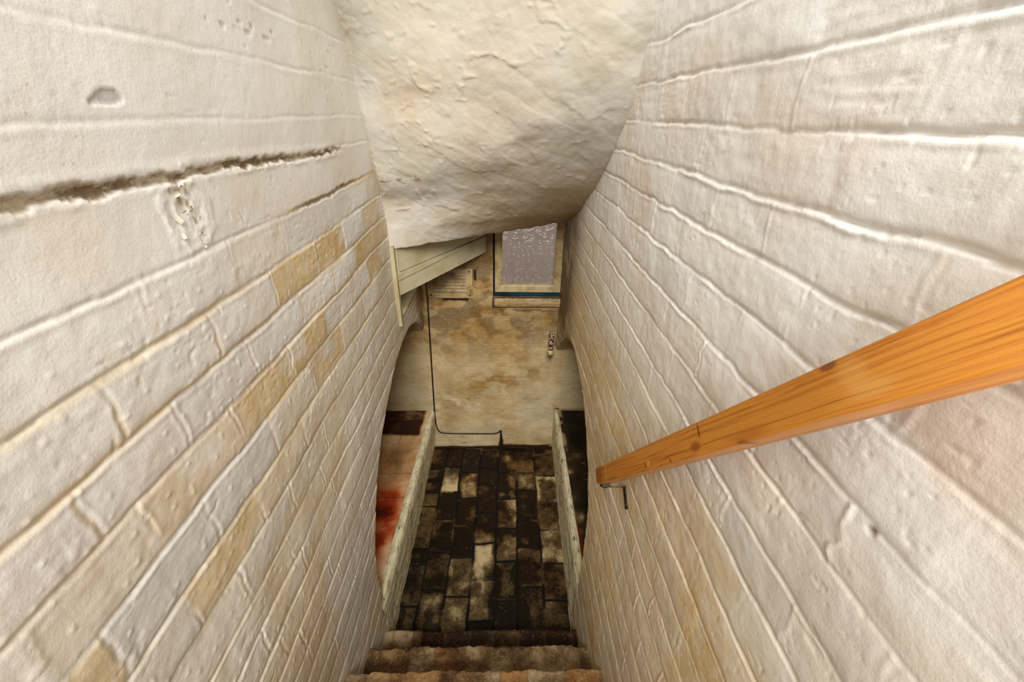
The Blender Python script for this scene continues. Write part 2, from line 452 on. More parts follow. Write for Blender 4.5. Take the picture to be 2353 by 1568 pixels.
def relief_right(Y, Z):
    wob = .0045 * (fbm(Y * 5, Z * 3, 103, 3) - .5) * 2 + .0032 * (fbm(Y * 17, Z * 6, 106, 3) - .5) * 2 + .0018 * (vn(Y * 34, Z * 10, 105) - .5) * 2
    Zw = Z + wob
    Yw = Y + .004 * (vn(Z * 60, Y * 25, 108) - .5) * 2
    k, dt, db, dv, bid = layout(Yw, Zw, CR, VR, .152, 12)
    dj = np.minimum(dt, db)
    J = np.clip(.10 + 1.0 * vn(Y * 6, k * 7.3, 121), 0, 1) * (.45 + 1.1 * fbm(Y * 34, Z * 30, 120, 3))
    nearf = 1 - .45 * sst(.5 - Y, 0, .35)
    h = -.0034 * J * gs(db - .0025, .0032) + .0021 * J * gs(dt - .004, .0026) * nearf * sst(fbm(Y * 9, k * 2.7, 119, 4), .34, .58)
    h += .0009 * np.clip(dj / .02, 0, 1)
    Jv = np.clip(vn(Z * 12, bid * .37, 122) * 1.4 - .1, 0, 1) * (.55 + .45 * sst(-Z, 0, .2)) * sst(fbm(Z * 40, bid * 1.3, 124, 3), .22, .48)
    h += .0012 * Jv * gs(dv, .0028) - .0006 * Jv * gs(dv - .006, .003)
    rb = _hash(bid, bid * 0 + 3, 104)
    h += .0020 * (rb - .5) * np.clip(np.minimum(dj, dv) / .012, 0, 1)
    fade = .55 + .45 * sst(Y, .15, .6)
    h += .008 * (fbm(Y * 4, Z * 5, 131, 2) - .5) + .0028 * (fbm(Y * 15, Z * 17, 133, 3) - .5) * fade + .0013 * (fbm(Y * 60, Z * 66, 135, 3) - .5) * fade
    r1 = gs(np.hypot((Y - .62) / .16, (Z + .05) / .10), 1.0) + gs(np.hypot((Y - .27) / .10, (Z + .20) / .06), 1.0) + .6 * gs(np.hypot((Y - .52) / .09, (Z + .37) / .05), 1.0)
    h += .0018 * (ridge(Y * 60, Z * 66, 137, 4) - .55) * np.clip(r1, 0, 1) * sst(fbm(Y * 14, Z * 14, 139, 2), .3, .6)
    brush = sst(fbm(Y * 3, Z * 4, 141, 2), .45, .65)
    h += .0010 * (fbm(Y * 22, Z * 190, 143, 2) - .5) * brush * sst(Z, -.06, .03)
    h -= .0009 * sst(vn(Y * 150, Z * 160, 145), .84, .94) * sst(fbm(Y * 9, Z * 9, 147, 2), .45, .62)
    zone = sst(-Z, .35, .62)
    yel = zone * .8 * gs(dj - .002, .006) * (.3 + .7 * vn(Y * 8, k * 3.1, 163))
    body = np.clip(np.minimum(dj, dv) / .006, 0, 1)
    gry = np.zeros(Y.shape)
    for (c, yy), a in YEL_R.items():
        m = (k == c + ROFF); i0 = bid[m & (np.abs(Y - yy) < .012)]
        if len(i0):
            mm = m & (bid == np.median(i0)); soft = sst(fbm(Y * 9, Z * 14, 171 + c, 3), .15, .5)
            yel[mm] = np.maximum(yel[mm], a * (.3 + .7 * soft[mm]) * body[mm])
    for (c, yy), a in GRY_R.items():
        m = (k == c + ROFF); i0 = bid[m & (np.abs(Y - yy) < .012)]
        if len(i0):
            mm = m & (bid == np.median(i0)); gry[mm] = np.maximum(gry[mm], a * body[mm])
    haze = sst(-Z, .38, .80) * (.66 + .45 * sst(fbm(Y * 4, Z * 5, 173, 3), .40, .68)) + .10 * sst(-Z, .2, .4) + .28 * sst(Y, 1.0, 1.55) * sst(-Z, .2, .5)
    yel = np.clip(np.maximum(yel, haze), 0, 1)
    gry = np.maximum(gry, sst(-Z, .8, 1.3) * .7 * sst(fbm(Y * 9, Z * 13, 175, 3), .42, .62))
    pnk = .8 * np.clip(gs(np.hypot((Y - .26) / .13, (Z + .21) / .075), 1.0) + .55 * gs(np.hypot((Y - .46) / .16, (Z + .36) / .06), 1.0), 0, 1) * sst(fbm(Y * 10, Z * 12, 177, 3), .25, .6)  # soft pink cast of the handrail, painted into the wall along it
    pnk = np.maximum(pnk, .25 * sst(fbm(Y * 4, Z * 5, 179, 3), .5, .7))
    drt0 = .36 * gs(db - .0018, .0024) * sst(fbm(Y * 16, Z * 16, 180, 3), .46, .62) + .20 * sst(ridge(Y * 12, Z * 26, 182, 2), .94, .985) * sst(fbm(Y * 6, Z * 7, 184, 3), .48, .6)
    # damp brown staining where the wall meets the window wall
    st = sst(Y, 1.50, 1.80) * sst(-Z, .30, .46) * (1 - .5 * sst(-Z, .9, 1.1))
    yel = np.maximum(yel, st)
    drt = np.maximum(drt0, st * (.64 + .30 * sst(fbm(Y * 12, Z * 8, 181, 3), .3, .6)))
    hole = gs(np.hypot(Y - .222, Z + .297), .0035)
    drt = np.maximum(drt, hole); h -= .004 * hole
    drt = np.maximum(drt, sst(-Z, 1.0, 1.6) * .20 * sst(fbm(Y * 14, Z * 20, 191, 3), .45, .7))
    drt = np.maximum(drt, .8 * sst(-Z, 1.78, 1.9))
    return h, dict(yel=yel, drt=np.clip(drt, 0, 1), gry=np.clip(gry, 0, 1), pnk=pnk)

ysR = arange2([(-.35, .09, .012), (.09, .55, .0021), (.55, 1.1, .0038), (1.1, 2.06, .0055)])
zsR = arange2([(-1.93, -1.0, .0052), (-1.0, -.5, .0032), (-.5, .18, .0024), (.18, .5, .012)])
wall_right, cvR = side_wall('wall_right', 1, .31, CR, VR, .152, 12, ARCH_R, ysR, zsR, relief_right)

# ------------------------------------------------------------------ arched alcoves: vault, far jamb, back
def alcove(name, side, X0, cv, depth):
    n = len(cv); xs = np.r_[0.010, np.linspace(.03, depth, 60)]
    C2, XX = np.meshgrid(np.arange(n), xs, indexing='ij')
    zlow = .301 if side < 0 else .309                   # the vault springs from the ledge top
    yy = cv[C2, 0]; zz = np.maximum(cv[C2, 1], zlow - EYE)
    xo = X0 - 0.013 * sst(-zz, 0.9, 1.5)
    dp = .006 * (fbm(C2 * .05, XX * 12, 201, 3) - .5) * np.clip(XX / .05, 0, 1) * (zz > zlow - EYE + .01)
    v = np.stack([(xo + side * XX), yy, zz + dp + EYE], -1).reshape(-1, 3)
    q = grid_quads(n, len(xs), flip=(side < 0)).reshape(-1, 4)
    nb = len(v)
    # back wall
    bx = X0 + side * depth
    v = np.vstack([v, [[bx, .88, zlow], [bx, 2.1, zlow], [bx, 2.1, 1.2], [bx, .88, 1.2]]])
    q = np.vstack([q, [[nb, nb + 1, nb + 2, nb + 3]]])
    N = len(v); yv, zv, xv = v[:, 1], v[:, 2], v[:, 0]
    at = dict(yel=.4 * fbm(yv * 8 + xv * 5, zv * 9, 205), drt=.45 * sst(fbm(xv * 9 + yv * 4, zv * 9, 207), .35, .65), gry=np.zeros(N), pnk=np.zeros(N))
    return struct(np_mesh(name, v, q, M_alc, at))
alcove('wall_alcove_left', -1, -.42, cvL, .62)
alcove('wall_alcove_right', 1, .31, cvR, .62)

# flat top of the arched wall beyond the timber boxing, and the dark void behind it
bm = bmesh.new()
add_box(bm, -1.04, -.425, 1.54, 2.05, EYE - .835, EYE - .778)
t = NT('dark_timber')
v = t.coord((3, 3, 30))
M_dark = t.done(t.ramp(t.noise(4, 5, vec=v), [(.3, S(62, 48, 30)), (.7, S(112, 94, 66))]), .8)
o = obj_bm('trim_1', bm, M_alc); struct(o)
bm = bmesh.new(); add_box(bm, -.72, -.69, 1.50, 2.06, EYE - .80, EYE + .5); add_box(bm, -.72, -.47, 1.46, 1.50, EYE - .80, EYE + .5)
struct(obj_bm('wall_void', bm, M_dark))

# ------------------------------------------------------------------ far wall with window opening
FY = 2.04
WX0, WX1, WZ0, WZ1 = -.043, .322, -.843, -.24
def far_wall():
    xs = arange2([(-1.05, -.66, .02), (-.66, .46, .0036), (.46, .95, .02)])
    zs = arange2([(-1.93, -1.92, .01), (-1.92, -.45, .0036), (-.45, .5, .02)])
    X, Z = np.meshgrid(xs, zs, indexing='ij')
    xc = (X[:-1, :-1] + X[1:, 1:]) / 2; zc = (Z[:-1, :-1] + Z[1:, 1:]) / 2
    gone = (xc > WX0) & (xc < WX1) & (zc > WZ0) & (zc < WZ1)
    wob = .005 * (fbm(X * 6, Z * 3, 303, 3) - .5) * 2
    C = [.4 - .0765 * i for i in range(32)]
    k, dt, db, dv, bid = layout(X + 1.2, Z + wob, C, {}, .17, 13)
    dj = np.minimum(dt, db)
    J = np.clip(vn(X * 7, k * 5.1, 305) * 1.3 - .2, 0, 1)
    J = J * sst(fbm(X * 11, k * 3.3, 304, 3), .36, .6)
    h = -.0028 * J * gs(dj, .0035) + .0007 * J * gs(dt - .007, .004) - .0008 * gs(dv, .003) * vn(Z * 12, bid * .3, 306)
    h += .010 * (fbm(X * 4, Z * 6, 307, 2) - .5) + .0035 * (fbm(X * 14, Z * 24, 309, 3) - .5) + .0018 * (fbm(X * 45, Z * 70, 311, 3) - .5)
    up = sst(Z, -1.32, -.95)                          # dirt towards the top, deepened to paint in the ceiling's shade
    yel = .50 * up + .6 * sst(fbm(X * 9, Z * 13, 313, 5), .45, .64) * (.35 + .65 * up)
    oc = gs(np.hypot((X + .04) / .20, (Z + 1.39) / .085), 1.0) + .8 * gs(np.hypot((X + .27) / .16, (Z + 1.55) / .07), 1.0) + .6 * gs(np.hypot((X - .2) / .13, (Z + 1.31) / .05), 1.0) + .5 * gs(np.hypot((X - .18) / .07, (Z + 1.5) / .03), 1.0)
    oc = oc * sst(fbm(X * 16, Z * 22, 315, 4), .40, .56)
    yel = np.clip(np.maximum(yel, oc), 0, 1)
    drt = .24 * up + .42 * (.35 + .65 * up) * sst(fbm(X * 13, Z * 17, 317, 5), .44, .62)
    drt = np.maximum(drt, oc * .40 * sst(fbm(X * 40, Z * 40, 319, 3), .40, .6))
    drt = np.maximum(drt, .55 * sst(ridge(X * 10, Z * 24, 321, 2), .90, .97) * (.3 + .7 * up))      # hairline cracks
    drt = np.maximum(drt, .28 * J * gs(dj, .003))
    # brown damp strip between vent and window, under the sill and in the right corner
    drt = np.maximum(drt, .75 * gs((X + .085) / .045, 1.0) * sst(Z, -.85, -.62))
    drt = np.maximum(drt, .85 * gs((Z + .925) / .016, 1.0) * sst(X, -.10, -.03) * sst(fbm(X * 30, Z * 60, 323, 3), .3, .5))
    drt = np.maximum(drt, .5 * gs((Z + .965) / .03, 1.0) * sst(X, -.05, .05) * sst(fbm(X * 12, Z * 20, 324, 3), .40, .6))
    drt = np.maximum(drt, .8 * sst(X, .285, .318) * sst(Z, -1.25, -.95))
    drt = np.maximum(drt, .9 * sst(-X, .395, .42) * sst(Z, -1.0, -.85))
    # dark patch below the pipe stub, black dirt along the floor and ledges
    drt = np.maximum(drt, .95 * gs(np.hypot((X - .278) / .022, (Z + 1.205) / .045), 1.0))
    drt = np.maximum(drt, .5 * gs(np.hypot((X - .255) / .03, (Z + 1.27) / .06), 1.0) * sst(fbm(X * 20, Z * 20, 325, 3), .4, .6))
    edge = .012 + .010 * fbm(X * 22, X * 0, 327, 3)
    drt = np.maximum(drt, 1 - sst(Z + 1.9, edge * .6, edge * 1.5))
    drt = np.maximum(drt, (1 - sst(Z + 1.9, .022, .034 + .015 * fbm(X * 40, X * 0, 328, 3))) * sst(X, .005, .02) * (1 - sst(X, .31, .33)))
    drt = np.maximum(drt, (gs((Z + 1.585) / .012, 1.0)) * sst(X, .31, .34))
    drt = np.maximum(drt, .7 * gs((Z + 1.597) / .007, 1.0) * sst(-X, .36, .40))
    # the split running up from the floor
    spl = (1 - sst(np.abs(X - .004 - .004 * (vn(Z * 60, Z * 0, 329) - .5)), .004 + .012 * sst(-Z, 1.78, 1.92), .009 + .014 * sst(-Z, 1.78, 1.92))) * (1 - sst(Z, -1.775, -1.755))
    drt = np.maximum(drt, spl); h -= .006 * spl
    drt = np.maximum(drt, .8 * gs(np.hypot((X + .23) / .018, (Z + 1.858) / .005), 1.0))
    # black gaps around the vent
    vg = (1 - sst(np.abs(Z + .862 + .004 * (vn(X * 40, X * 0, 331) - .5)), .007, .011)) * sst(X, -.34, -.30) * (1 - sst(X, -.175, -.165))
    vg = np.maximum(vg, (1 - sst(np.abs(X + .136), .007, .010)) * sst(Z, -.765, -.755) * (1 - sst(Z, -.70, -.69)))
    drt = np.maximum(drt, vg)
    drt = np.maximum(drt, .6 * sst(vn(X * 150, Z * 150, 335), .90, .96) * sst(fbm(X * 9, Z * 9, 337, 3), .42, .6))
    low = sst(-Z, 1.35, 1.55)
    gry = .7 * sst(fbm(X * 5, Z * 9, 333, 3), .35, .6) * (.25 + .75 * low)
    # alcove sides: painted lighter to make up for missing light
    side = np.maximum(sst(-X, .415, .43), sst(X, .345, .37))
    gry = np.maximum(gry, side * .5); drt = np.where(side > .5, np.maximum(drt * .55, .12), drt)
    verts = np.stack([X, FY - h, Z + EYE], -1).reshape(-1, 3)
    q = grid_quads(len(xs), len(zs))[~gone]
    at = dict(yel=yel, drt=np.clip(drt, 0, 1), gry=gry, pnk=np.zeros(X.shape))
    verts, q, at = compact(verts, q, at)
    return struct(np_mesh('wall_far', verts, q, M_far, at))
far_wall()

# ------------------------------------------------------------------ ceiling: warped plastered underside of the winding stair above
LP = [(.50, 1.24), (.36, 1.29), (.239, 1.325), (.14, 1.376), (.039, 1.421), (-.052, 1.447), (-.168, 1.483), (-.261, 1.530), (-.36, 1.545), (-.448, 1.550)]
RP = [(.50, .93), (.35, .985), (.202, 1.032), (.15, 1.056), (.068, 1.103), (-.012, 1.171), (-.101, 1.285), (-.206, 1.444), (-.346, 1.719), (-.419, 1.951)]
def ceiling():
    def res(P, n):
        p = np.array(P); d = np.r_[0, np.cumsum(np.hypot(*np.diff(p, axis=0).T))]; t = np.linspace(0, d[-1], n)
        # parameter: blend of height fraction and length
        q = np.stack([np.interp(t, d, p[:, 0]), np.interp(t, d, p[:, 1])], 1)
        for _ in range(25): q[1:-1] = .25 * q[:-2] + .5 * q[1:-1] + .25 * q[2:]
        return q
    n = 300
    L = res(LP, n); R = res(RP, n)
    # common parameter by height so that the rulings stay near level
    f = np.linspace(0, 1, n)
    Lz = .50 - f * .948; Rz = .50 - f * .919
    Ly = np.interp(-Lz, -L[:, 0], L[:, 1]); Ry = np.interp(-Rz, -R[:, 0], R[:, 1])
    s = np.linspace(0, 1, 230)
    F, Sx = np.meshgrid(f, s, indexing='ij')
    X = -.432 + Sx * .757
    Yb = Ly[:, None] * (1 - Sx) + Ry[:, None] * Sx
    Zb = Lz[:, None] * (1 - Sx) + Rz[:, None] * Sx
    Y, Z = Yb, Zb
    nrm_y = -.75; nrm_z = -.6
    u = X * 1.0; w = (F * 1.1)
    h = .030 * (fbm(u * 4.2, w * 4.2, 401, 2) - .5) + .007 * (fbm(u * 13, w * 13, 403, 3) - .5) + .0022 * (fbm(u * 46, w * 46, 405, 3) - .5)
    vein = sst(ridge(u * 9 + .6 * fbm(u * 8, w * 8, 407), w * 9, 409, 2), .86, .96) * sst(fbm(u * 5, w * 5, 411, 2), .42, .6)
    h += .0024 * vein
    tro = sst(fbm(u * 6 + w * 5, w * 16 - u * 10, 413, 2), .45, .55)
    h += .0010 * tro
    v2 = sst(ridge(u * 17 + .9 * fbm(u * 14, w * 14, 433), w * 17, 435, 3), .80, .92) * sst(fbm(u * 5, w * 5, 437, 3), .46, .60)
    h += .0020 * v2
    h += .0012 * sst(vn(u * 70, w * 70, 415), .85, .95) * sst(fbm(u * 6, w * 6, 417, 2), .4, .6)
    em = np.minimum(sst(Sx, 0, .03), sst(1 - Sx, 0, .03))
    # left lower corner block stands proud; ragged lip on the bottom edge
    lip = sst(F, .93, 1.0)
    h = h * em + .008 * lip * (.4 + fbm(u * 20, w * 4, 419, 3))
    Y = Yb + nrm_y * h; Z = Zb + nrm_z * h
    rag = .009 * (fbm(u * 18, u * 0, 421, 3) - .5) * sst(F, .9, 1.0)
    Z = Z + rag
    # return of the edge: back and up
    ext_y = []; ext_z = []
    by, bz = Y[-1], Z[-1]
    for (dy, dz) in ((.004, -.002), (.012, -.001), (.022, .006), (.028, .02), (.030, .20)):
        ext_y.append(np.minimum(by + dy, 2.03)); ext_z.append(bz + dz)
    X2 = np.vstack([X, np.repeat(X[-1:], 5, 0)]); Y2 = np.vstack([Y, ext_y]); Z2 = np.vstack([Z, ext_z])
    F2 = np.vstack([F, np.ones((5, len(s)))]); S2 = np.vstack([Sx, np.repeat(Sx[-1:], 5, 0)])
    u = X2; w = F2 * 1.1
    painted_shade = sst(F2 + .35 * S2, 1.0, 1.28) * sst(S2, .25, .9)  # shade painted towards the ceiling's lower right
    yel = .18 + .35 * sst(fbm(u * 4, w * 4, 423, 3), .45, .68) * sst(F2, .2, .6) + .35 * painted_shade
    drt = .50 * painted_shade * (.5 + .5 * fbm(u * 10, w * 10, 425, 2))
    # a rusty broken line on the left where old plaster shows
    rl = gs((F2 - (.735 - .02 * S2)) / .008, 1.0) * sst(S2, .02, .05) * (1 - sst(S2, .20, .27)) * sst(fbm(u * 50, w * 50, 427, 2), .45, .65)
    drt = np.maximum(drt, rl * .8)
    hole = gs(np.hypot((X2 + .40) / .010, (F2 - .735) / .004), 1.0) + gs(np.hypot((X2 + .285) / .004, (F2 - .72) / .004), 1.0)
    drt = np.maximum(drt, np.clip(hole, 0, 1))
    gry = .8 * (1 - sst(S2, .35, .6)) * sst(F2, .78, .86) + .3 * sst(fbm(u * 7, w * 7, 429, 2), .45, .65)
    pnk = .25 * sst(fbm(u * 3.5, w * 3.5, 431, 2), .5, .7)
    verts = np.stack([X2, Y2, Z2 + EYE], -1).reshape(-1, 3)
    q = grid_quads(X2.shape[0], X2.shape[1], flip=False).reshape(-1, 4)
    return struct(np_mesh('ceiling', verts, q, M_ceil, dict(yel=np.clip(yel, 0, 1), drt=np.clip(drt, 0, 1), gry=np.clip(gry, 0, 1), pnk=pnk)))
ceiling()
bm = bmesh.new(); add_box(bm, -1.05, .95, .90, 2.12, EYE + .5, EYE + .54)
struct(obj_bm('ceiling_light_block', bm, M_dark))  # unseen slab added to keep sky light out of the void

# ------------------------------------------------------------------ floor of worn bricks
def brick_mat(name, dark, mid, light, joint, speck, rough=(.30, .75), fleck=70, grit=.45):
    t = NT(name)
    v = t.coord()
    lum = t.attr('lum'); n1 = t.noise(16, 5, .65); n2 = t.noise(75, 6, .75)
    f = t.math('ADD', lum, t.math('MULTIPLY', t.math('SUBTRACT', n1, .5), .75))
    f = t.math('ADD', f, t.math('MULTIPLY', t.math('SUBTRACT', n2, .5), .75))
    n3 = t.noise(240, 3, .8)
    f = t.math('ADD', f, t.math('MULTIPLY', t.math('SUBTRACT', n3, .5), grit))
    c = t.ramp(f, [(.08, dark), (.42, mid), (.85, light)])
    c = t.mix(t.attr('hue'), c, t.ramp(f, [(.05, S(40, 20, 8)), (.45, S(126, 76, 30)), (.9, S(176, 130, 70))]))
    c = t.mix(t.attr('jnt'), c, joint)
    vo = t.node('ShaderNodeTexVoronoi'); vo.inputs['Scale'].default_value = fleck; vo.inputs['Randomness'].default_value = 1.0
    t.link(v, vo.inputs['Vector'])
    sp = t.math('MULTIPLY', t.math('SUBTRACT', 1.0, t.fr(vo.outputs['Distance'], .06, .14)), t.fr(t.noise(9, 3), 1 - speck, 1.02 - speck + .08))
    c = t.mix(t.math('MULTIPLY', sp, .85), c, S(225, 205, 170))
    nb = t.bump(n2, .0018, .8)
    nb = t.bump(n3, .0012, .8, nb)
    r = t.math('MAXIMUM', t.math('ADD', t.math('MULTIPLY', t.fr(f, .1, .6), rough[1] - rough[0]), rough[0]), t.math('MULTIPLY', t.attr('jnt'), .9))
    t.b.inputs['Specular IOR Level'].default_value = .22
    return t.done(c, r, nb)
M_floor = brick_mat('worn_floor_brick', S(24, 17, 9), S(96, 77, 46), S(200, 176, 130), S(14, 9, 5), .45)
M_step = brick_mat('step_brick', S(46, 32, 18), S(112, 86, 54), S(184, 160, 122), S(100, 80, 54), .72, (.7, .9), 85, .85)

COLJ = [[2.047, 1.866, 1.771, 1.676, 1.584, 1.465, 1.329, 1.243, 1.055, .90], [2.047, 1.866, 1.682, 1.488, 1.309, 1.126, .94], [2.032, 1.826, 1.637, 1.459, 1.284, 1.096, .91],
        [2.024, 1.859, 1.733, 1.539, 1.357, 1.171, .99, .82], [2.032, 1.832, 1.63, 1.44, 1.258, 1.072, .88], [2.032, 1.832, 1.689, 1.491, 1.33, 1.129, .93], [2.04, 1.979, 1.802, 1.615, 1.434, 1.246, 1.07, .88]]
COLB = [[.30, .42, .28, .36, .22, .24, .22, .12, .25], [.22, .95, .08, .18, .20, .42], [.12, .55, .10, .16, .50, .48], [.06, .16, .12, .42, .74, .48, .1], [.45, .62, .60, .38, .72, .30], [.42, .55, .16, .18, .34, .22], [.30, .22, .72, .34, .48, .22, .46]]
HUE = [[.5, .1, .4, .1, .2, .1, 0, 0, 0], [.6, 0, .3, .2, 0, 0], [.2, .5, .5, .1, 0, 0], [.2, .4, .4, .3, 0, 0, 0], [.6, .2, .3, .1, 0, .1], [.6, .2, .4, .3, .4, .1], [.3, .5, .1, .3, .1, .4, .1]]
def floor():
    xs = np.arange(-.48, .400001, .0036); ys = np.arange(.70, 2.06, .0044)
    X, Y = np.meshgrid(xs, ys, indexing='ij')
    Xw = X + .004 * (vn(Y * 9, X * 5, 501) - .5) * 2 + .0016 * (vn(Y * 60, X * 60, 503) - .5) * 2
    Yw = Y + .005 * (vn(X * 9, Y * 5, 505) - .5) * 2 + .0016 * (vn(Y * 60, X * 60, 507) - .5) * 2
    tt = (1.815 - Y) / .83
    edges = [e0 + (e1 - e0) * tt for e0, e1 in zip((-.34, -.237, -.124, -.014, .098, .209), (-.357, -.247, -.137, -.022, .080, .197))]
    col = np.zeros(X.shape, int); dx = np.full(X.shape, 9.0)
    for e in edges:
        col += Xw > e; dx = np.minimum(dx, np.abs(Xw - e))
    dy = np.full(X.shape, 9.0); lum = np.zeros(X.shape); hue = np.zeros(X.shape); rid = np.zeros(X.shape)
    for c in range(7):
        m = col == c; j = np.array(sorted(COLJ[c])); y = Yw[m]
        i = np.clip(np.searchsorted(j, y), 1, len(j) - 1)
        dy[m] = np.minimum(np.abs(y - j[i - 1]), np.abs(y - j[i]))
        bi = len(j) - 1 - i                       # brick index from the far wall
        bi = np.clip(bi, 0, len(COLB[c]) - 1)
        lum[m] = np.array(COLB[c])[bi]; hue[m] = np.array(HUE[c])[bi]; rid[m] = bi + 13 * c
    # the two far bricks of columns 4 and 5 are one wide slab
    slab = ((col == 4) | (col == 5)) & (Yw > 1.832)
    dx = np.where(slab & (Xw > -.0) & (np.abs(Xw - edges[4]) < .03), .03, dx)
    d = np.minimum(dx, dy)
    grime = sst(fbm(X * 7, Y * 6, 511, 4), .36, .64)
    rim = gs(d, .030) * (_hash(rid, rid * 0 + 1, 513) - .35)
    lum = lum * (.35 + .80 * grime) + .34 * (fbm(X * 17, Y * 17, 515, 5) - .5) + .16 * rim - .42 * gs(d, .020) * (_hash(rid, rid * 0 + 5, 514) > .5) * (lum < .8) - .17 * sst(fbm(X * 11, Y * 8, 516, 4), .52, .62)
    spill = gs(np.hypot((X + .16) / .20, (Y - 1.55) / .13), 1.0) + .7 * gs(np.hypot((X - .14) / .12, (Y - 1.33) / .16), 1.0) + .6 * gs(np.hypot((X + .02) / .16, (Y - .97) / .05), 1.0)
    lum = lum - .35 * np.clip(spill, 0, 1) * sst(fbm(X * 9, Y * 9, 517, 3), .35, .6) * (lum < .8)
    jw = .0032 + .0035 * vn(X * 9, Y * 9, 519)
    jnt = 1 - sst(d, jw * .6, jw * 1.7)
    pale = sst(vn(X * 10, Y * 10, 521), .62, .75)
    jnt_dark = jnt * (1 - .5 * pale)
    lum = np.where(jnt > .5, np.maximum(lum, .35 * pale), lum)
    h = -.0022 * jnt + .004 * (fbm(X * 8, Y * 8, 523, 3) - .5) + .0014 * (fbm(X * 40, Y * 40, 525, 3) - .5) + .0015 * (_hash(rid, rid * 0 + 2, 527) - .5) * (1 - jnt)
    dark_edge = sst(Y, 2.0, 2.035) * sst(X, 0, .02)
    jnt_dark = np.maximum(jnt_dark, dark_edge * .9)
    verts = np.stack([X, Y, h], -1).reshape(-1, 3)
    return struct(np_mesh('floor', verts, grid_quads(len(xs), len(ys)).reshape(-1, 4), M_floor, dict(lum=np.clip(lum, 0, 1), jnt=np.clip(jnt_dark, 0, 1), hue=hue * .6)))
floor()

# ------------------------------------------------------------------ brick ledges in the alcoves
def tile_mat(name, stops, red_stops, joint, rough):
    t = NT(name)
    n = t.noise(9, 6, .65); n2 = t.noise(60, 5, .7)
    f = t.math('ADD', t.attr('lum'), t.math('MULTIPLY', t.math('SUBTRACT', n, .5), .5))
    f = t.math('ADD', f, t.math('MULTIPLY', t.math('SUBTRACT', n2, .5), .3))
    c = t.mix(t.attr('hue'), t.ramp(f, stops), t.ramp(f, red_stops))
    c = t.mix(t.attr('jnt'), c, joint)
    return t.done(c, rough, t.bump(n2, .0012, .8))
M_redtile = tile_mat('red_quarry_tile', [(.05, S(44, 24, 12)), (.4, S(176, 142, 92)), (.9, S(234, 210, 164))], [(.05, S(96, 22, 6)), (.32, S(184, 70, 24)), (.6, S(226, 146, 96)), (.9, S(240, 206, 172))], S(60, 34, 18), .55)
M_blacktile = tile_mat('grimy_tile', [(.05, S(14, 9, 4)), (.45, S(58, 42, 22)), (.95, S(176, 148, 98))], [(.05, S(50, 8, 0)), (.5, S(150, 50, 14)), (.95, S(190, 110, 60))], S(14, 8, 4), .5)
t = NT('kerb_plaster')
v = t.coord((8, 1.2, 10))
c = t.ramp(t.noise(6, 6, .7, vec=v), [(.28, S(96, 74, 38)), (.38, S(222, 208, 160)), (.75, S(243, 236, 206))])
c = t.mix(t.fr(t.noise(22, 4, .7, vec=t.coord((4, .8, 4))), .58, .68), c, S(44, 30, 14))
c = t.mix(t.math('MULTIPLY', t.fr(t.noise(5, 5, .7, vec=t.coord((6, 3, 2))), .45, .7), .6), c, S(130, 100, 52))
M_kerb = t.done(c, .75, t.bump(t.noise(14, 5, .7, vec=v), .004, .9))

def ledge(name, label, side, xt0, xt1, xb0, xb1, y0, y1, xin, ztop, rows, cols, lumhue, mat, kerb_w):
    root = thing(name, label, 'ledge', ((xt0 + xin) / 2, (y0 + y1) / 2, 0))
    # kerb: battered front face with a rough rounded top edge
    ys = np.arange(y0, y1 + 1e-6, .006); u = np.linspace(0, 1, 60)
    Yg, U = np.meshgrid(ys, u, indexing='ij')
    ty = (Yg - y0) / (y1 - y0)
    xt = xt0 + (xt1 - xt0) * ty; xb = xb0 + (xb1 - xb0) * ty
    fr = .82
    onface = U < fr
    z = np.where(onface, U / fr * ztop, ztop + .004 * np.sin((U - fr) / (1 - fr) * np.pi))
    x = np.where(onface, xb + (xt - xb) * (U / fr), xt + side * (U - fr) / (1 - fr) * kerb_w)
    hh = .008 * (fbm(Yg * 5, U * 6, 601, 3) - .5) + .005 * (ridge(Yg * 7, U * 30, 603, 3) - .5) + .003 * (fbm(Yg * 50, U * 30, 605, 2) - .5)
    rnd = gs((U - fr) / .05, 1.0) * .010
    x = x - side * hh * onface + side * rnd * .6; z = z + hh * (~onface) - rnd * .5
    verts = np.stack([x, Yg, z], -1).reshape(-1, 3)
    k = np_mesh('kerb', verts, grid_quads(len(ys), len(u), flip=(side > 0)).reshape(-1, 4), M_kerb)
    put(k, root)
    # tiled top
    xa = xt0 + side * (kerb_w * .55); 
    us = np.arange(0, abs(xin - xa), .005); ys = np.arange(y0, y1 + 1e-6, .005)
    Ug, Yg = np.meshgrid(us, ys, indexing='ij')
    X = xa + side * Ug + (xt1 - xt0) * (Yg - y0) / (y1 - y0)
    w = .003 * (vn(Ug * 12, Yg * 12, 611) - .5) * 2
    rj = np.array(sorted(rows)); i = np.clip(np.searchsorted(rj, Yg + w), 1, len(rj) - 1)
    d = np.minimum(np.abs(Yg + w - rj[i - 1]), np.abs(Yg + w - rj[i]))
    for cx in cols: d = np.minimum(d, np.abs(Ug + w - cx) + np.where(Yg < 1.55, .02, 0))
    jnt = (1 - sst(d, .0012, .0045)) * .55 * sst(fbm(X * 14, Yg * 14, 612, 3), .3, .55)
    lum, hue = lumhue(Ug, Yg, i)
    hz = -.002 * jnt + .003 * (fbm(X * 8, Yg * 8, 613, 3) - .5)
    verts = np.stack([X, Yg, ztop - .003 + hz], -1).reshape(-1, 3)
    tt = np_mesh('tiled_top', verts, grid_quads(len(us), len(ys), flip=(side < 0)).reshape(-1, 4), mat, dict(lum=np.clip(lum, 0, 1), hue=np.clip(hue, 0, 1), jnt=jnt))
    put(tt, root)
    return root

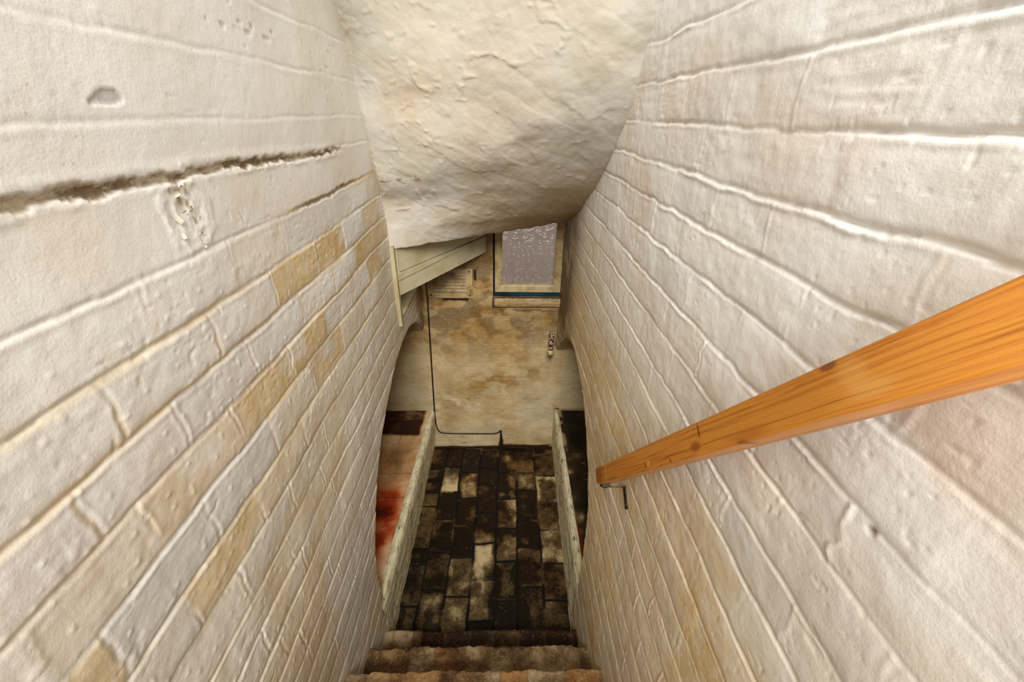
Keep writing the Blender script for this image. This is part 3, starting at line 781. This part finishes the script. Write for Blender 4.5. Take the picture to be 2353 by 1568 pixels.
def lh_left(U, Y, i):
    f = fbm(U * 9, Y * 9, 621, 4)
    lum = .56 + .9 * (f - .5); hue = .14 + .62 * sst(1.62 - Y, 0, .35)
    far = sst(Y, 1.80, 1.84) * (1 - sst(.045 - U, 0, .02))            # wet dark tiles by the far wall
    lum = lum - .58 * far; hue = hue * (1 - .3 * far)
    hue = hue + .5 * gs((Y - 1.62) / .05, 1.0) * sst(f, .4, .55); lum = lum - .2 * gs((Y - 1.62) / .05, 1.0) * sst(f, .4, .55)
    for yc, wd, a in ((1.40, .045, .30), (1.29, .06, .55), (1.17, .07, .32), (.96, .045, .62)):
        b = gs((Y - yc) / wd, 1.0) * sst(U, .012 + .03 * f, .06 + .03 * f)
        lum = lum - a * b * (.6 + .6 * f); hue = hue + .5 * b
    return lum, hue
ledge('tiled_ledge', 'low ledge topped with worn red tiles under the arch in the left wall', -1, -.426, -.398, -.436, -.424, .884, 2.055, -1.04, .302, [.90, 1.046, 1.232, 1.388, 1.535, 1.667, 1.828, 1.974, 2.06],
      [.135], lh_left, M_redtile, .035)
def lh_right(U, Y, i):
    f = fbm(U * 11, Y * 9, 631, 4)
    lum = .33 + .8 * (f - .45) - .22 * sst(Y, 1.66, 1.69)
    lum = lum + .55 * (1 - sst(U, .02, .05)) * sst(Y, 1.66, 1.7) * sst(fbm(U * 20, Y * 14, 633, 2), .35, .5)
    hue = .9 * (1 - sst(U, .015, .03)) * (1 - sst(Y, 1.15, 1.28))
    lum = lum + .6 * gs(np.hypot((U - .042) / .010, (Y - 1.265) / .012), 1.0)
    web = sst(ridge(U * 22, Y * 14, 635, 2), .88, .96) * sst(Y, 1.2, 1.4) * (1 - sst(Y, 1.6, 1.7))
    return lum + .4 * web, hue
ledge('tiled_ledge', 'low ledge topped with blackened tiles under the arch in the right wall', 1, .303, .323, .298, .334, .884, 2.055, .93, .310, [.90, 1.158, 1.676, 2.06], [], lh_right, M_blacktile, .030)

# ------------------------------------------------------------------ brick staircase
NOSE = [.882, .74, .600, .458, .316, .174, .032, -.11]
HGT = [.15, .33, .50, .67, .84, 1.01, 1.18, 1.35]
stairs = thing('staircase', 'steep flight of worn brick steps between the white walls', 'stairs', (-.07, .6, 0))
def step(i):
    yb = (NOSE[i + 1] if i + 1 < len(NOSE) else NOSE[i] - .142) - .03
    yn, hz = NOSE[i], HGT[i]; hz0 = HGT[i - 1] if i else 0.0
    fine = i < 4
    xs = np.arange(-.440, .3040001, .004 if fine else .03)
    lt = yn - yb; lr = hz - hz0 + .03
    sarr = np.arange(0, lt + lr + 1e-6, .004 if fine else .03)
    X, Sg = np.meshgrid(xs, sarr, indexing='ij')
    seed = 700 + 20 * i
    rs = np.random.RandomState(40 + i)
    js = np.cumsum(np.r_[-.46 - .05 * rs.rand(), .078 + .035 * rs.rand(12)])
    Xw = X + .003 * (vn(X * 20, Sg * 40, seed) - .5) * 2
    j = np.searchsorted(js, Xw); d = np.minimum(np.abs(Xw - js[np.clip(j - 1, 0, 12)]), np.abs(Xw - js[np.clip(j, 0, 12)]))
    rb = _hash(j, j * 0 + i, 71); rb2 = _hash(j, j * 0 + i, 73)
    worn = .005 * (fbm(X * 12, X * 0 + i, seed + 1, 4) - .5) * 2 + .004 * (fbm(X * 70, X * 0 + i, seed + 2, 3) - .5) * 2 + .003 * (rb - .5)
    on = Sg < lt
    t_ = np.clip(Sg - lt, 0, None)
    y = np.where(on, yb + Sg, yn) + np.where(on, worn * gs((Sg - lt) / .02, 1.0), worn * gs(t_ / .15, 1.0))
    z = np.where(on, hz, hz - t_)
    rnd = .004 * gs((Sg - lt) / .006, 1.0)
    y = y - rnd * .7; z = z - rnd * .7
    hh = .0025 * (fbm(X * 9, Sg * 9, seed + 3, 2) - .5) + .0030 * (fbm(X * 70, Sg * 70, seed + 5, 3) - .5) - .001 * gs(d, .003)
    y = np.where(on, y, y + hh); z = np.where(on, z + hh, z)
    lum = (.30, .42, .60, .6, .6, .6, .6, .6)[i] + .26 * (rb - .5) + .9 * (fbm(X * 14, Sg * 20, seed + 7, 5) - .5)
    hue = np.clip(1.5 * (rb2 - .45), 0, .8)
    if i == 0:
        lum = lum - .30 * sst(X, -.36, -.28) * (1 - .3 * rb); lum = np.where(X < -.33, lum + .22, lum); hue = hue * (X > -.3)
        lum = lum + .3 * gs(np.hypot((X - .16) / .03, (y - yn) / .03), 1.0); hue = np.maximum(hue, gs(np.hypot((X - .18) / .04, (y - yn) / .04), 1.0))
    jn = gs(d, .0035) * .5
    verts = np.stack([X, y, z], -1).reshape(-1, 3)
    o = np_mesh('step', verts, grid_quads(len(xs), len(sarr)).reshape(-1, 4), M_step, dict(lum=np.clip(lum, 0, 1), hue=hue, jnt=jn))
    put(o, stairs)
for i in range(len(NOSE)): step(i)

# ------------------------------------------------------------------ window
t = NT('old_white_frame')
c = t.mix(t.fr(t.noise(14, 5, .65), .40, .72), S(176, 156, 112), S(134, 106, 60))
c = t.mix(t.fr(t.noise(60, 4, .7), .60, .72), c, S(70, 48, 22))
M_frame = t.done(c, .5, t.bump(t.noise(90, 3), .0006, .6))
t = NT('flat_black'); M_black = t.done(S(16, 11, 8), .8)
t = NT('teal_strip'); M_teal = t.done(t.ramp(t.noise(9, 4), [(.35, S(10, 26, 32)), (.6, S(18, 58, 68))]), .4)
t = NT('patterned_glass')
t.b.inputs['Base Color'].default_value = (.92, .89, .90, 1)
t.b.inputs['Roughness'].default_value = .06
t.b.inputs['IOR'].default_value = 1.48
t.b.inputs['Transmission Weight'].default_value = 1.0
t.b.inputs['Specular IOR Level'].default_value = .5
M_glass = t.m

win = bpy.data.objects.new('window_1', None); COL.objects.link(win); win.location = (.14, FY, EYE - .55); win['kind'] = 'structure'; win.empty_display_size = .05
E = EYE
def wpart(name, boxes, mat, bevel=.0):
    bm = bmesh.new()
    for b in boxes: add_box(bm, *b)
    o = obj_bm(name, bm, mat, bevel=bevel); put(o, win); return o
# outer frame (mitred look: four members), glazing bead, pane, reveal painted black for its recess shadow, teal strip, sill
fy0, fy1 = FY + .006, FY + .05
def mitred(x0, x1, z0, z1, w, ya, yb, depth_in):
    """picture-frame ring with a sloped inner edge"""
    bm = bmesh.new()
    O = [(x0, z0), (x1, z0), (x1, z1), (x0, z1)]; I = [(x0 + w, z0 + w), (x1 - w, z0 + w), (x1 - w, z1 - w), (x0 + w, z1 - w)]
    def ring(P, y): return [bm.verts.new((x, y, z)) for x, z in P]
    o1 = ring(O, ya); i1 = ring(I, ya + depth_in); i2 = ring(I, yb); o2 = ring(O, yb)
    for A, B in ((o1, i1), (i1, i2), (i2, o2), (o2, o1)):
        for k in range(4): bm.faces.new((A[k], A[(k + 1) % 4], B[(k + 1) % 4], B[k]))
    return bm
bm = mitred(-.034, .309, E - .821, E - .25, .028, fy0, fy1, .004); put(obj_bm('window_frame', bm, M_frame), win)
bm = mitred(-.007, .282, E - .794, E - .277, .010, fy0 + .004, fy1, .006); put(obj_bm('glazing_bead', bm, M_frame), win)
wpart('reveal', [(-.060, -.033, FY + .007, FY + .06, E - .90, E - .235), (.308, .335, FY + .007, FY + .06, E - .90, E - .235), (-.06, .335, FY + .007, FY + .06, E - .251, E - .235), (-.06, .335, FY + .03, FY + .06, E - .86, E - .82)], M_black)
wpart('sill_strip', [(-.038, .312, FY + .000, FY + .03, E - .841, E - .822)], M_teal)
# sill: lumpy plaster block
def sill():
    xs = np.linspace(-.047, .328, 110); u = np.linspace(0, 1, 46)
    X, U = np.meshgrid(xs, u, indexing='ij')
    ang = U * np.pi * 1.0
    y = FY - .004 - .014 * np.sin(ang) ** .6; z = E - .905 + .060 * U
    hh = .007 * (fbm(X * 18, U * 3, 801, 3) - .5) + .005 * (fbm(X * 60, U * 8, 803, 3) - .5)
    y = y - hh; z = z + hh * .6
    v = np.stack([X, y, z], -1).reshape(-1, 3)
    e = np.minimum(U, 1 - U) * np.ones_like(X)
    d = 1 - sst(e + .06 * (fbm(X * 40, U * 5, 805, 2) - .5), .05, .16)
    d = np.maximum(d, .7 * sst(vn(X * 120, U * 14, 807), .82, .92))
    d = np.maximum(d, sst(-X, .025, .043))
    o = np_mesh('window_sill', v, grid_quads(len(xs), len(u)).reshape(-1, 4), M_far, dict(yel=.55 + .4 * fbm(X * 14, U * 4, 809), drt=np.maximum(d, .22), gry=.6 * np.ones_like(X), pnk=np.zeros_like(X)))
    put(o, win)
sill()
# patterned pane: a pressed sheet with raised scrollwork on the room side
def pane():
    x0, x1, z0, z1 = -.002, .277, E - .789, E - .282
    yp = FY + .030; st = .0012
    xs = np.arange(x0, x1, st); zs = np.arange(z0, z1, st)
    H = np.zeros((len(xs), len(zs)))
    rs = np.random.RandomState(5)
    r_ = 5
    oi, oj = np.meshgrid(np.arange(-r_, r_ + 1), np.arange(-r_, r_ + 1), indexing='ij')
    def lay(P, w, hgt):
        P = np.array(P)
        for k, (px, pz) in enumerate(P):
            f = .35 + .65 * math.sin(math.pi * (k + .5) / len(P)) ** .5
            fx = (px - x0) / st; fz = (pz - z0) / st
            ii = int(round(fx)) + oi; jj = int(round(fz)) + oj
            ok = (ii >= 3) & (jj >= 3) & (ii < len(xs) - 3) & (jj < len(zs) - 3)
            d = np.hypot(ii - fx, jj - fz) * st
            v = 1.9 * hgt * f * np.exp(-(d / (w * f)) ** 2)
            H[ii[ok], jj[ok]] = np.maximum(H[ii[ok], jj[ok]], v[ok])
    def spiral(cx, cz, r, turns, ph, sgn):
        n = int(r * turns * 6.3 / .0008); f = np.linspace(0, 1, n); a = ph + sgn * f * turns * 2 * math.pi; rr = r * (1 - .8 * f)
        return np.stack([cx + rr * np.cos(a), cz + rr * 1.15 * np.sin(a)], 1)
    def curve(p0, c0, c1, p1):
        f = np.linspace(0, 1, 110)[:, None]; g = 1 - f
        return g ** 3 * np.array(p0) + 3 * g * g * f * np.array(c0) + 3 * g * f * f * np.array(c1) + f ** 3 * np.array(p1)
    gx = np.linspace(x0 + .02, x1 - .02, 6); gz = np.arange(z0 + .02, z1, .040)
    for a, zc in enumerate(gz):
        for b, xc in enumerate(gx):
            cx = xc + (.022 if a % 2 else 0) + (rs.rand() - .5) * .020; cz = zc + (rs.rand() - .5) * .016
            r = .010 + .013 * rs.rand(); sgn = 1 if rs.rand() > .5 else -1; ph = rs.rand() * 6.28
            lay(spiral(cx, cz, r, 1.1 + 1.0 * rs.rand(), ph, sgn), .0021, .0020)
            if rs.rand() > .15:
                sx, sz = cx + r * math.cos(ph), cz + r * 1.15 * math.sin(ph)
                ex, ez = sx + (rs.rand() - .5) * .09, sz + (rs.rand() - .5) * .10
                tx, tz = -math.sin(ph) * sgn, math.cos(ph) * sgn
                lay(curve((sx, sz), (sx - tx * .03, sz - tz * .03), (ex + (rs.rand() - .5) * .06, ez + (rs.rand() - .5) * .06), (ex, ez)), .0020, .0018)
    X, Z = np.meshgrid(xs, zs, indexing='ij')
    front = np.stack([X, yp - H, Z], -1).reshape(-1, 3)
    nx, nz = X.shape; q = grid_quads(nx, nz).reshape(-1, 4)
    back = np.stack([X, yp + .004 + 0 * H, Z], -1).reshape(-1, 3); N = nx * nz
    idx = np.arange(N).reshape(nx, nz)
    rim = np.concatenate([idx[:, 0], idx[-1, 1:], idx[::-1, -1][1:], idx[0, ::-1][1:]])
    sq = np.stack([rim[:-1], rim[1:], rim[1:] + N, rim[:-1] + N], -1)[:, ::-1]
    o = np_mesh('window_pane', np.vstack([front, back]), np.vstack([q, (q + N)[:, ::-1], sq]), M_glass)
    put(o, win)
pane()
# backdrop added outside the pane, its height set so the scrollwork catches sky
t = NT('backdrop_wall'); M_backdrop = t.done(t.mix(t.fr(t.noise(3, 3), .4, .6), S(228, 215, 206), S(206, 194, 185)), .9)
bm = bmesh.new(); add_box(bm, -1.2, 1.5, 2.78, 2.9, .5, 1.375); add_box(bm, -1.2, 1.5, 2.12, 2.78, .45, .50)
struct(obj_bm('wall_backdrop', bm, M_backdrop))

# ------------------------------------------------------------------ boxed-in stair boards and the timber strip at the wall's end
t = NT('cream_paint')
c = t.mix(t.fr(t.noise(8, 4), .4, .7), S(194, 182, 148), S(174, 158, 118))
c = t.mix(t.fr(t.noise(40, 4, .7), .66, .74), c, S(120, 96, 60))
M_cream = t.done(c, .5, t.bump(t.noise(30, 4, vec=t.coord((1, 1, 6))), .0012, .6))
box = thing('stair_boarding', 'cream painted boards boxing in the upper stairs above the left arch', 'boarding', (-.25, 1.8, EYE - .65))
A = np.array([-.415, 1.555]); Bp = np.array([-.080, 2.035]); dr = (Bp - A) / np.hypot(*(Bp - A)); nr = np.array([dr[1], -dr[0]])
LEN = float(np.hypot(*(Bp - A)))
def board(name, z00, z01, z10, z11, t0, t1, off, s0=0.0, s1=1.0, bevel=.002):
    """board along the diagonal; bottom/top heights at both ends, thickness t0..t1 along the outward normal"""
    bm = bmesh.new(); vs = []
    for s, zb, zt in ((s0, z00, z01), (s1, z10, z11)):
        for z in (zb, zt):
            for tt in (t0, t1):
                p = A + dr * (LEN * s) + nr * tt
                vs.append(bm.verts.new((p[0], p[1], EYE + z)))
    for f in ((0, 1, 3, 2), (4, 6, 7, 5), (0, 4, 5, 1), (2, 3, 7, 6), (0, 2, 6, 4), (1, 5, 7, 3)): bm.faces.new([vs[i] for i in f])
    return put(obj_bm(name, bm, M_cream, bevel=bevel), box)
board('lower_board', -.648, -.584, -.603, -.528, -.018, .004, 0)
board('upper_board', -.552, -.36, -.5195, -.30, -.018, .003, 0)
board('batten', -.583, -.5555, -.527, -.5235, -.016, .009, 0, .01, .99, .0015)
bm = bmesh.new(); add_box(bm, -.432, -.405, 1.540, 1.566, EYE - .775, EYE - .44)
put(obj_bm('edge_post', bm, M_cream, bevel=.004), box)
bm = bmesh.new(); add_box(bm, -.410, -.400, 1.566, 1.590, EYE - .60, EYE - .44)
put(obj_bm('edge_bead', bm, M_cream, bevel=.003), box)

# ------------------------------------------------------------------ vent, pipe stub, cable
t = NT('vent_plastic')
c = t.mix(t.fr(t.noise(20, 5, .65), .42, .70), S(178, 156, 112), S(134, 102, 56))
c = t.mix(t.fr(t.noise(70, 4, .7), .63, .70), c, S(60, 36, 14))
M_vent = t.done(c, .55)
vx0, vx1, vz0, vz1 = -.383, -.150, EYE - .851, EYE - .692
vent = thing('wall_vent', 'grimy cream louvred vent plate on the far wall left of the window', 'vent', ((vx0 + vx1) / 2, FY, vz0))
def vent_plate():
    bm = bmesh.new()
    y0, y1 = FY - .012, FY + .006
    xa, xb = vx0 + .030, vx1 - .034; za, zb = vz0 + .030, vz1 - .022
    add_box(bm, vx0, vx1, y0, y1, vz0, za); add_box(bm, vx0, vx1, y0, y1, zb, vz1)
    add_box(bm, vx0, xa, y0, y1, za, zb); add_box(bm, xb, vx1, y0, y1, za, zb)
    cw = (xb - xa) / 3
    for k in (1, 2): add_box(bm, xa + cw * k - .003, xa + cw * k + .003, y0 - .001, y1, za, zb)
    put(obj_bm('plate', bm, M_vent, bevel=.0012), vent)
    nrow = 6; rh = (zb - za) / nrow
    for k in range(nrow):
        bm = bmesh.new()
        z = za + rh * (k + .5)
        M = Matrix.Translation((0, FY - .003, z)) @ Matrix.Rotation(math.radians(-38), 4, 'X')
        add_box(bm, xa, xb, -.0012, .0012, -rh * .44, rh * .44, M)
        put(obj_bm('louvre', bm, M_vent), vent)
    for sx in (vx0 + .016, vx1 - .015):
        for sz in (vz0 + .015, vz1 - .014):
            bm = bmesh.new(); add_lathe(bm, [(.0045, 0), (.0042, .0018), (.001, .0022)], Matrix.Translation((sx, y0 + .0005, sz)) @ Matrix.Rotation(math.radians(90), 4, 'X'), 12)
            put(obj_bm('screw', bm, M_black, smooth=True), vent)
    bm = bmesh.new(); add_box(bm, vx0 + .01, vx1 - .01, FY + .002, FY + .0055, vz0 + .01, vz1 - .01)
    put(obj_bm('backing', bm, M_dark), vent)
vent_plate()

t = NT('flaking_pipe_paint')
M_pipe = t.done(t.mix(t.fr(t.noise(95, 4, .65), .46, .55), S(70, 30, 28), S(196, 168, 142)), .55, t.bump(t.noise(95, 3), .001, .8))
t = NT('pipe_cap'); M_cap = t.done(t.ramp(t.noise(60, 4), [(.3, S(190, 150, 100)), (.7, S(232, 208, 164))]), .6)
pipe = thing('pipe_stub', 'short capped pipe with flaking purple-brown paint on the far wall', 'pipe', (.277, FY, EYE - 1.17))
bm = bmesh.new(); M0 = Matrix.Translation((.277, FY - .024, EYE - 1.175))
add_lathe(bm, [(.012, .02), (.014, .03), (.0135, .055), (.017, .058), (.017, .072), (.0125, .076), (.0125, .108), (.015, .112), (.015, .124), (.011, .130), (.004, .132)], M0)
put(obj_bm('pipe_body', bm, M_pipe, smooth=True), pipe)
bm = bmesh.new()
add_tube(bm, [(.277, FY + .004, EYE - 1.060), (.277, FY - .012, EYE - 1.060), (.277, FY - .022, EYE - 1.066)], .011, 14)
put(obj_bm('wall_elbow', bm, M_pipe, smooth=True), pipe)
bm = bmesh.new(); add_lathe(bm, [(.004, -.012), (.011, -.010), (.0155, -.002), (.0155, .014), (.012, .022)], M0, 14)
put(obj_bm('end_cap', bm, M_cap, smooth=True), pipe)

t = NT('cable_sheath'); M_cable = t.done(S(40, 26, 16), .6)
bm = bmesh.new()
pts = [(-.383, -.70), (-.388, -.86), (-.393, -1.05), (-.398, -1.30), (-.402, -1.50), (-.404, -1.62), (-.402, -1.70), (-.395, -1.745), (-.380, -1.768), (-.355, -1.776), (-.25, -1.779), (-.15, -1.780), (-.05, -1.780), (-.025, -1.776), (-.010, -1.768), (-.001, -1.752), (.003, -1.765), (.005, -1.80), (.006, -1.86), (.006, -1.895)]
P3 = []
for (xa, za), (xb, zb) in zip(pts[:-1], pts[1:]):
    for k in range(4): P3.append((xa + (xb - xa) * k / 4, FY - .003, EYE + za + (zb - za) * k / 4))
P3.append((pts[-1][0], FY - .003, EYE + pts[-1][1]))
add_tube(bm, P3, .0042, 8)
cable = obj_bm('cable', bm, M_cable, smooth=True)
tag(cable, 'thin dark cable running down the far wall corner and along above the floor', 'cable')

# ------------------------------------------------------------------ handrail
t = NT('varnished_pine')
v = t.coord((1, 1, 1))
wv = t.coord((.45, 22, 44))
d1 = t.noise(2.2, 2, .45, vec=t.coord((1.7, 3, 6)))
warp = t.node('ShaderNodeVectorMath', operation='ADD')
sc = t.node('ShaderNodeVectorMath', operation='SCALE'); sc.inputs['Scale'].default_value = .55
cmb = t.node('ShaderNodeCombineXYZ'); t.link(d1, cmb.inputs['Y']); t.link(d1, cmb.inputs['Z'])
t.link(cmb.outputs[0], sc.inputs[0]); t.link(wv, warp.inputs[0]); t.link(sc.outputs[0], warp.inputs[1])
g = t.noise(7, 5, .62, vec=warp.outputs[0])
g2 = t.noise(30, 3, .6, vec=warp.outputs[0])
gg = t.math('ADD', t.math('MULTIPLY', g, .75), t.math('MULTIPLY', g2, .25))
c = t.ramp(gg, [(.30, S(118, 60, 12)), (.41, S(176, 104, 30)), (.56, S(202, 132, 46)), (.70, S(184, 110, 30))])
tc = t.node('ShaderNodeTexCoord')
def knot(pos, scl, r0, r1, colr, amt=.8):
    global c
    mp = t.node('ShaderNodeMapping'); mp.vector_type = 'TEXTURE'
    mp.inputs['Location'].default_value = pos; mp.inputs['Scale'].default_value = scl
    t.link(tc.outputs['Object'], mp.inputs['Vector'])
    ln = t.node('ShaderNodeVectorMath', operation='LENGTH'); t.link(mp.outputs[0], ln.inputs[0])
    f = t.math('SUBTRACT', 1.0, t.fr(ln.outputs['Value'], r0, r1))
    c = t.mix(t.math('MULTIPLY', f, amt), c, colr)
TOP0 = Vector((.240, .777, EYE - .794))
DIRV = Vector((0, -.548, .673)).normalized()      # up the stairs
RL = 1.18; RH = .0392; RW = .0335
knot((.690, 0, -.0385), (.012, .02, .0045), .5, 1.0, S(78, 30, 6))
knot((.700, 0, -.033), (.055, .02, .010), .2, 1.0, S(176, 104, 32))
knot((.603, 0, -.012), (.0030, .02, .011), .6, 1.0, S(80, 38, 10))
knot((.588, 0, -.028), (.020, .02, .009), .3, 1.0, S(138, 70, 18))
knot((.840, 0, -.014), (.020, .02, .016), .2, 1.0, S(222, 172, 96), .30)
knot((.850, 0, -.028), (.030, .02, .010), .2, 1.0, S(222, 172, 98), .28)
knot((.822, 0, -.003), (.012, .02, .005), .4, 1.0, S(110, 58, 16))
knot((.396, 0, -.031), (.0045, .02, .007), .5, 1.0, S(110, 56, 16))
knot((.412, 0, -.030), (.010, .02, .007), .3, 1.0, S(220, 156, 76))
knot((.503, 0, -.036), (.004, .02, .006), .5, 1.0, S(120, 62, 18))
knot((.122, 0, -.018), (.008, .03, .03), .3, 1.0, S(216, 152, 66))
knot((.05, 0, -.018), (.06, .03, .03), .3, 1.0, S(160, 86, 22))
M_pine = t.done(c, .38, t.bump(g, .0004, .6))
t.b.inputs['Specular IOR Level'].default_value = .45
rail = thing('handrail', 'varnished orange pine handrail sloping down the right wall', 'handrail', TOP0)
bm = bmesh.new()
# rounded rectangular section; local x runs up the stairs, y towards the wall, z perpendicular up
def section(w, h, r, n=4):
    pts = []
    for cx, cy, a0 in ((w - r, -r, 0), (r, -r, 90), (r, -h + r, 180), (w - r, -h + r, 270)):
        for k in range(n + 1):
            a = math.radians(a0 + 90 * k / n); pts.append((cx + r * math.cos(a), cy + r * math.sin(a)))
    return pts
stations = [(0.0, .0055, .84), (.004, .003, .90), (.024, .0, 1.0), (.10, 0, 1), (.2, 0, 1), (.35, 0, 1), (.5, 0, 1), (.8, 0, 1), (RL, 0, 1)]
prev = None
for (s, inset, k) in stations:
    ring = []
    for (py, pz) in section(RW, RH, .0035):
        yy = inset + py * (1 - inset / RW) if inset else py
        zc_ = -RH / 2
        ring.append(bm.verts.new((s, yy, zc_ + (pz - zc_) * k)))
    if prev:
        n = len(ring)
        for q in range(n): bm.faces.new((prev[q], prev[(q + 1) % n], ring[(q + 1) % n], ring[q]))
    else: bm.faces.new(ring)
    prev = ring
bm.faces.new(prev)
ro = obj_bm('rail', bm, M_pine, smooth=False); ro.parent = rail
for p in ro.data.polygons: p.use_smooth = len(p.vertices) == 4
zax = DIRV.cross(Vector((1, 0, 0))); zax = zax if zax.z > 0 else -zax
yax = zax.cross(DIRV)
if yax.x < 0: yax = -yax
rail.matrix_world = Matrix(((DIRV.x, yax.x, zax.x, TOP0.x), (DIRV.y, yax.y, zax.y, TOP0.y), (DIRV.z, yax.z, zax.z, TOP0.z), (0, 0, 0, 1)))
MW = rail.matrix_world.copy()
t = NT('dark_steel'); t.b.inputs['Metallic'].default_value = .7
M_steel = t.done(t.mix(t.fr(t.noise(60, 4), .5, .7), S(52, 46, 34), S(96, 82, 56)), .45)
def rpart(name, bm, mat, smooth=False, bevel=0, parent=rail):
    o = obj_bm(name, bm, mat, smooth=smooth, bevel=bevel); o.parent = parent
    return o
# L bracket under the rail's lower end, in the rail's own axes
bx_ = .021; bz = -.0455; wy = .31 - TOP0.x
bm = bmesh.new()
add_box(bm, bx_ - .010, bx_ + .010, .012, wy, bz - .0014, bz + .0014)
add_box(bm, bx_ - .010, bx_ + .010, wy - .0035, wy, bz - .052, bz + .0014)
br = rpart('bracket', bm, M_steel)
bm = bmesh.new(); add_box(bm, bx_ - .011, bx_ + .011, .010, .030, bz + .0014, -RH + .0004)
rpart('screw_plate', bm, M_steel, parent=br)
for dz in (-.014, -.042):
    bm = bmesh.new(); add_lathe(bm, [(.0045, 0), (.004, .0016), (.001, .0022)], Matrix.Translation((bx_, wy - .0035, bz + dz)) @ Matrix.Rotation(math.radians(90), 4, 'X'), 12)
    rpart('screw', bm, M_steel, smooth=True, parent=br)
bm = bmesh.new(); add_lathe(bm, [(.0045, 0), (.004, -.0018), (.001, -.0024)], Matrix.Translation((bx_, .020, bz - .0014)), 12)
rpart('screw', bm, M_steel, smooth=True, parent=br)

# ------------------------------------------------------------------ camera
cam = bpy.data.cameras.new('camera'); co = bpy.data.objects.new('camera', cam); COL.objects.link(co)
R = ((0.9996393, -0.00658235, -0.02603718), (-0.01971251, 0.47860143, -0.87781096), (0.01823949, 0.8780076, 0.47829905))
co.matrix_world = Matrix(((R[0][0], R[0][1], R[0][2], 0), (R[1][0], R[1][1], R[1][2], 0), (R[2][0], R[2][1], R[2][2], EYE), (0, 0, 0, 1)))
cam.sensor_width = 36; cam.sensor_fit = 'HORIZONTAL'; cam.lens = 957.41 / 2353 * 36
cam.clip_start = .01
scene.camera = co

# ------------------------------------------------------------------ light
def area(name, loc, target, size, power, col, size_y=None):
    l = bpy.data.lights.new(name, 'AREA'); l.energy = power; l.color = col; l.size = size
    if size_y: l.shape = 'RECTANGLE'; l.size_y = size_y
    o = bpy.data.objects.new(name, l); COL.objects.link(o); o.location = loc
    d = Vector(target) - Vector(loc); o.rotation_euler = d.to_track_quat('-Z', 'Y').to_euler(); return o
area('hall_light', (-.03, -2.3, 4.05), (0, 1.2, .6), 1.8, 315, (.98, .98, .98))
w = bpy.data.worlds.new('world'); scene.world = w; w.use_nodes = True
w.node_tree.nodes['Background'].inputs[0].default_value = (.95, .98, 1.0, 1); w.node_tree.nodes['Background'].inputs[1].default_value = 1.0

vs = scene.view_settings
vs.view_transform = 'Standard'; vs.look = 'None'; vs.exposure = 0.0; vs.gamma = 1.0; vs.use_curve_mapping = False
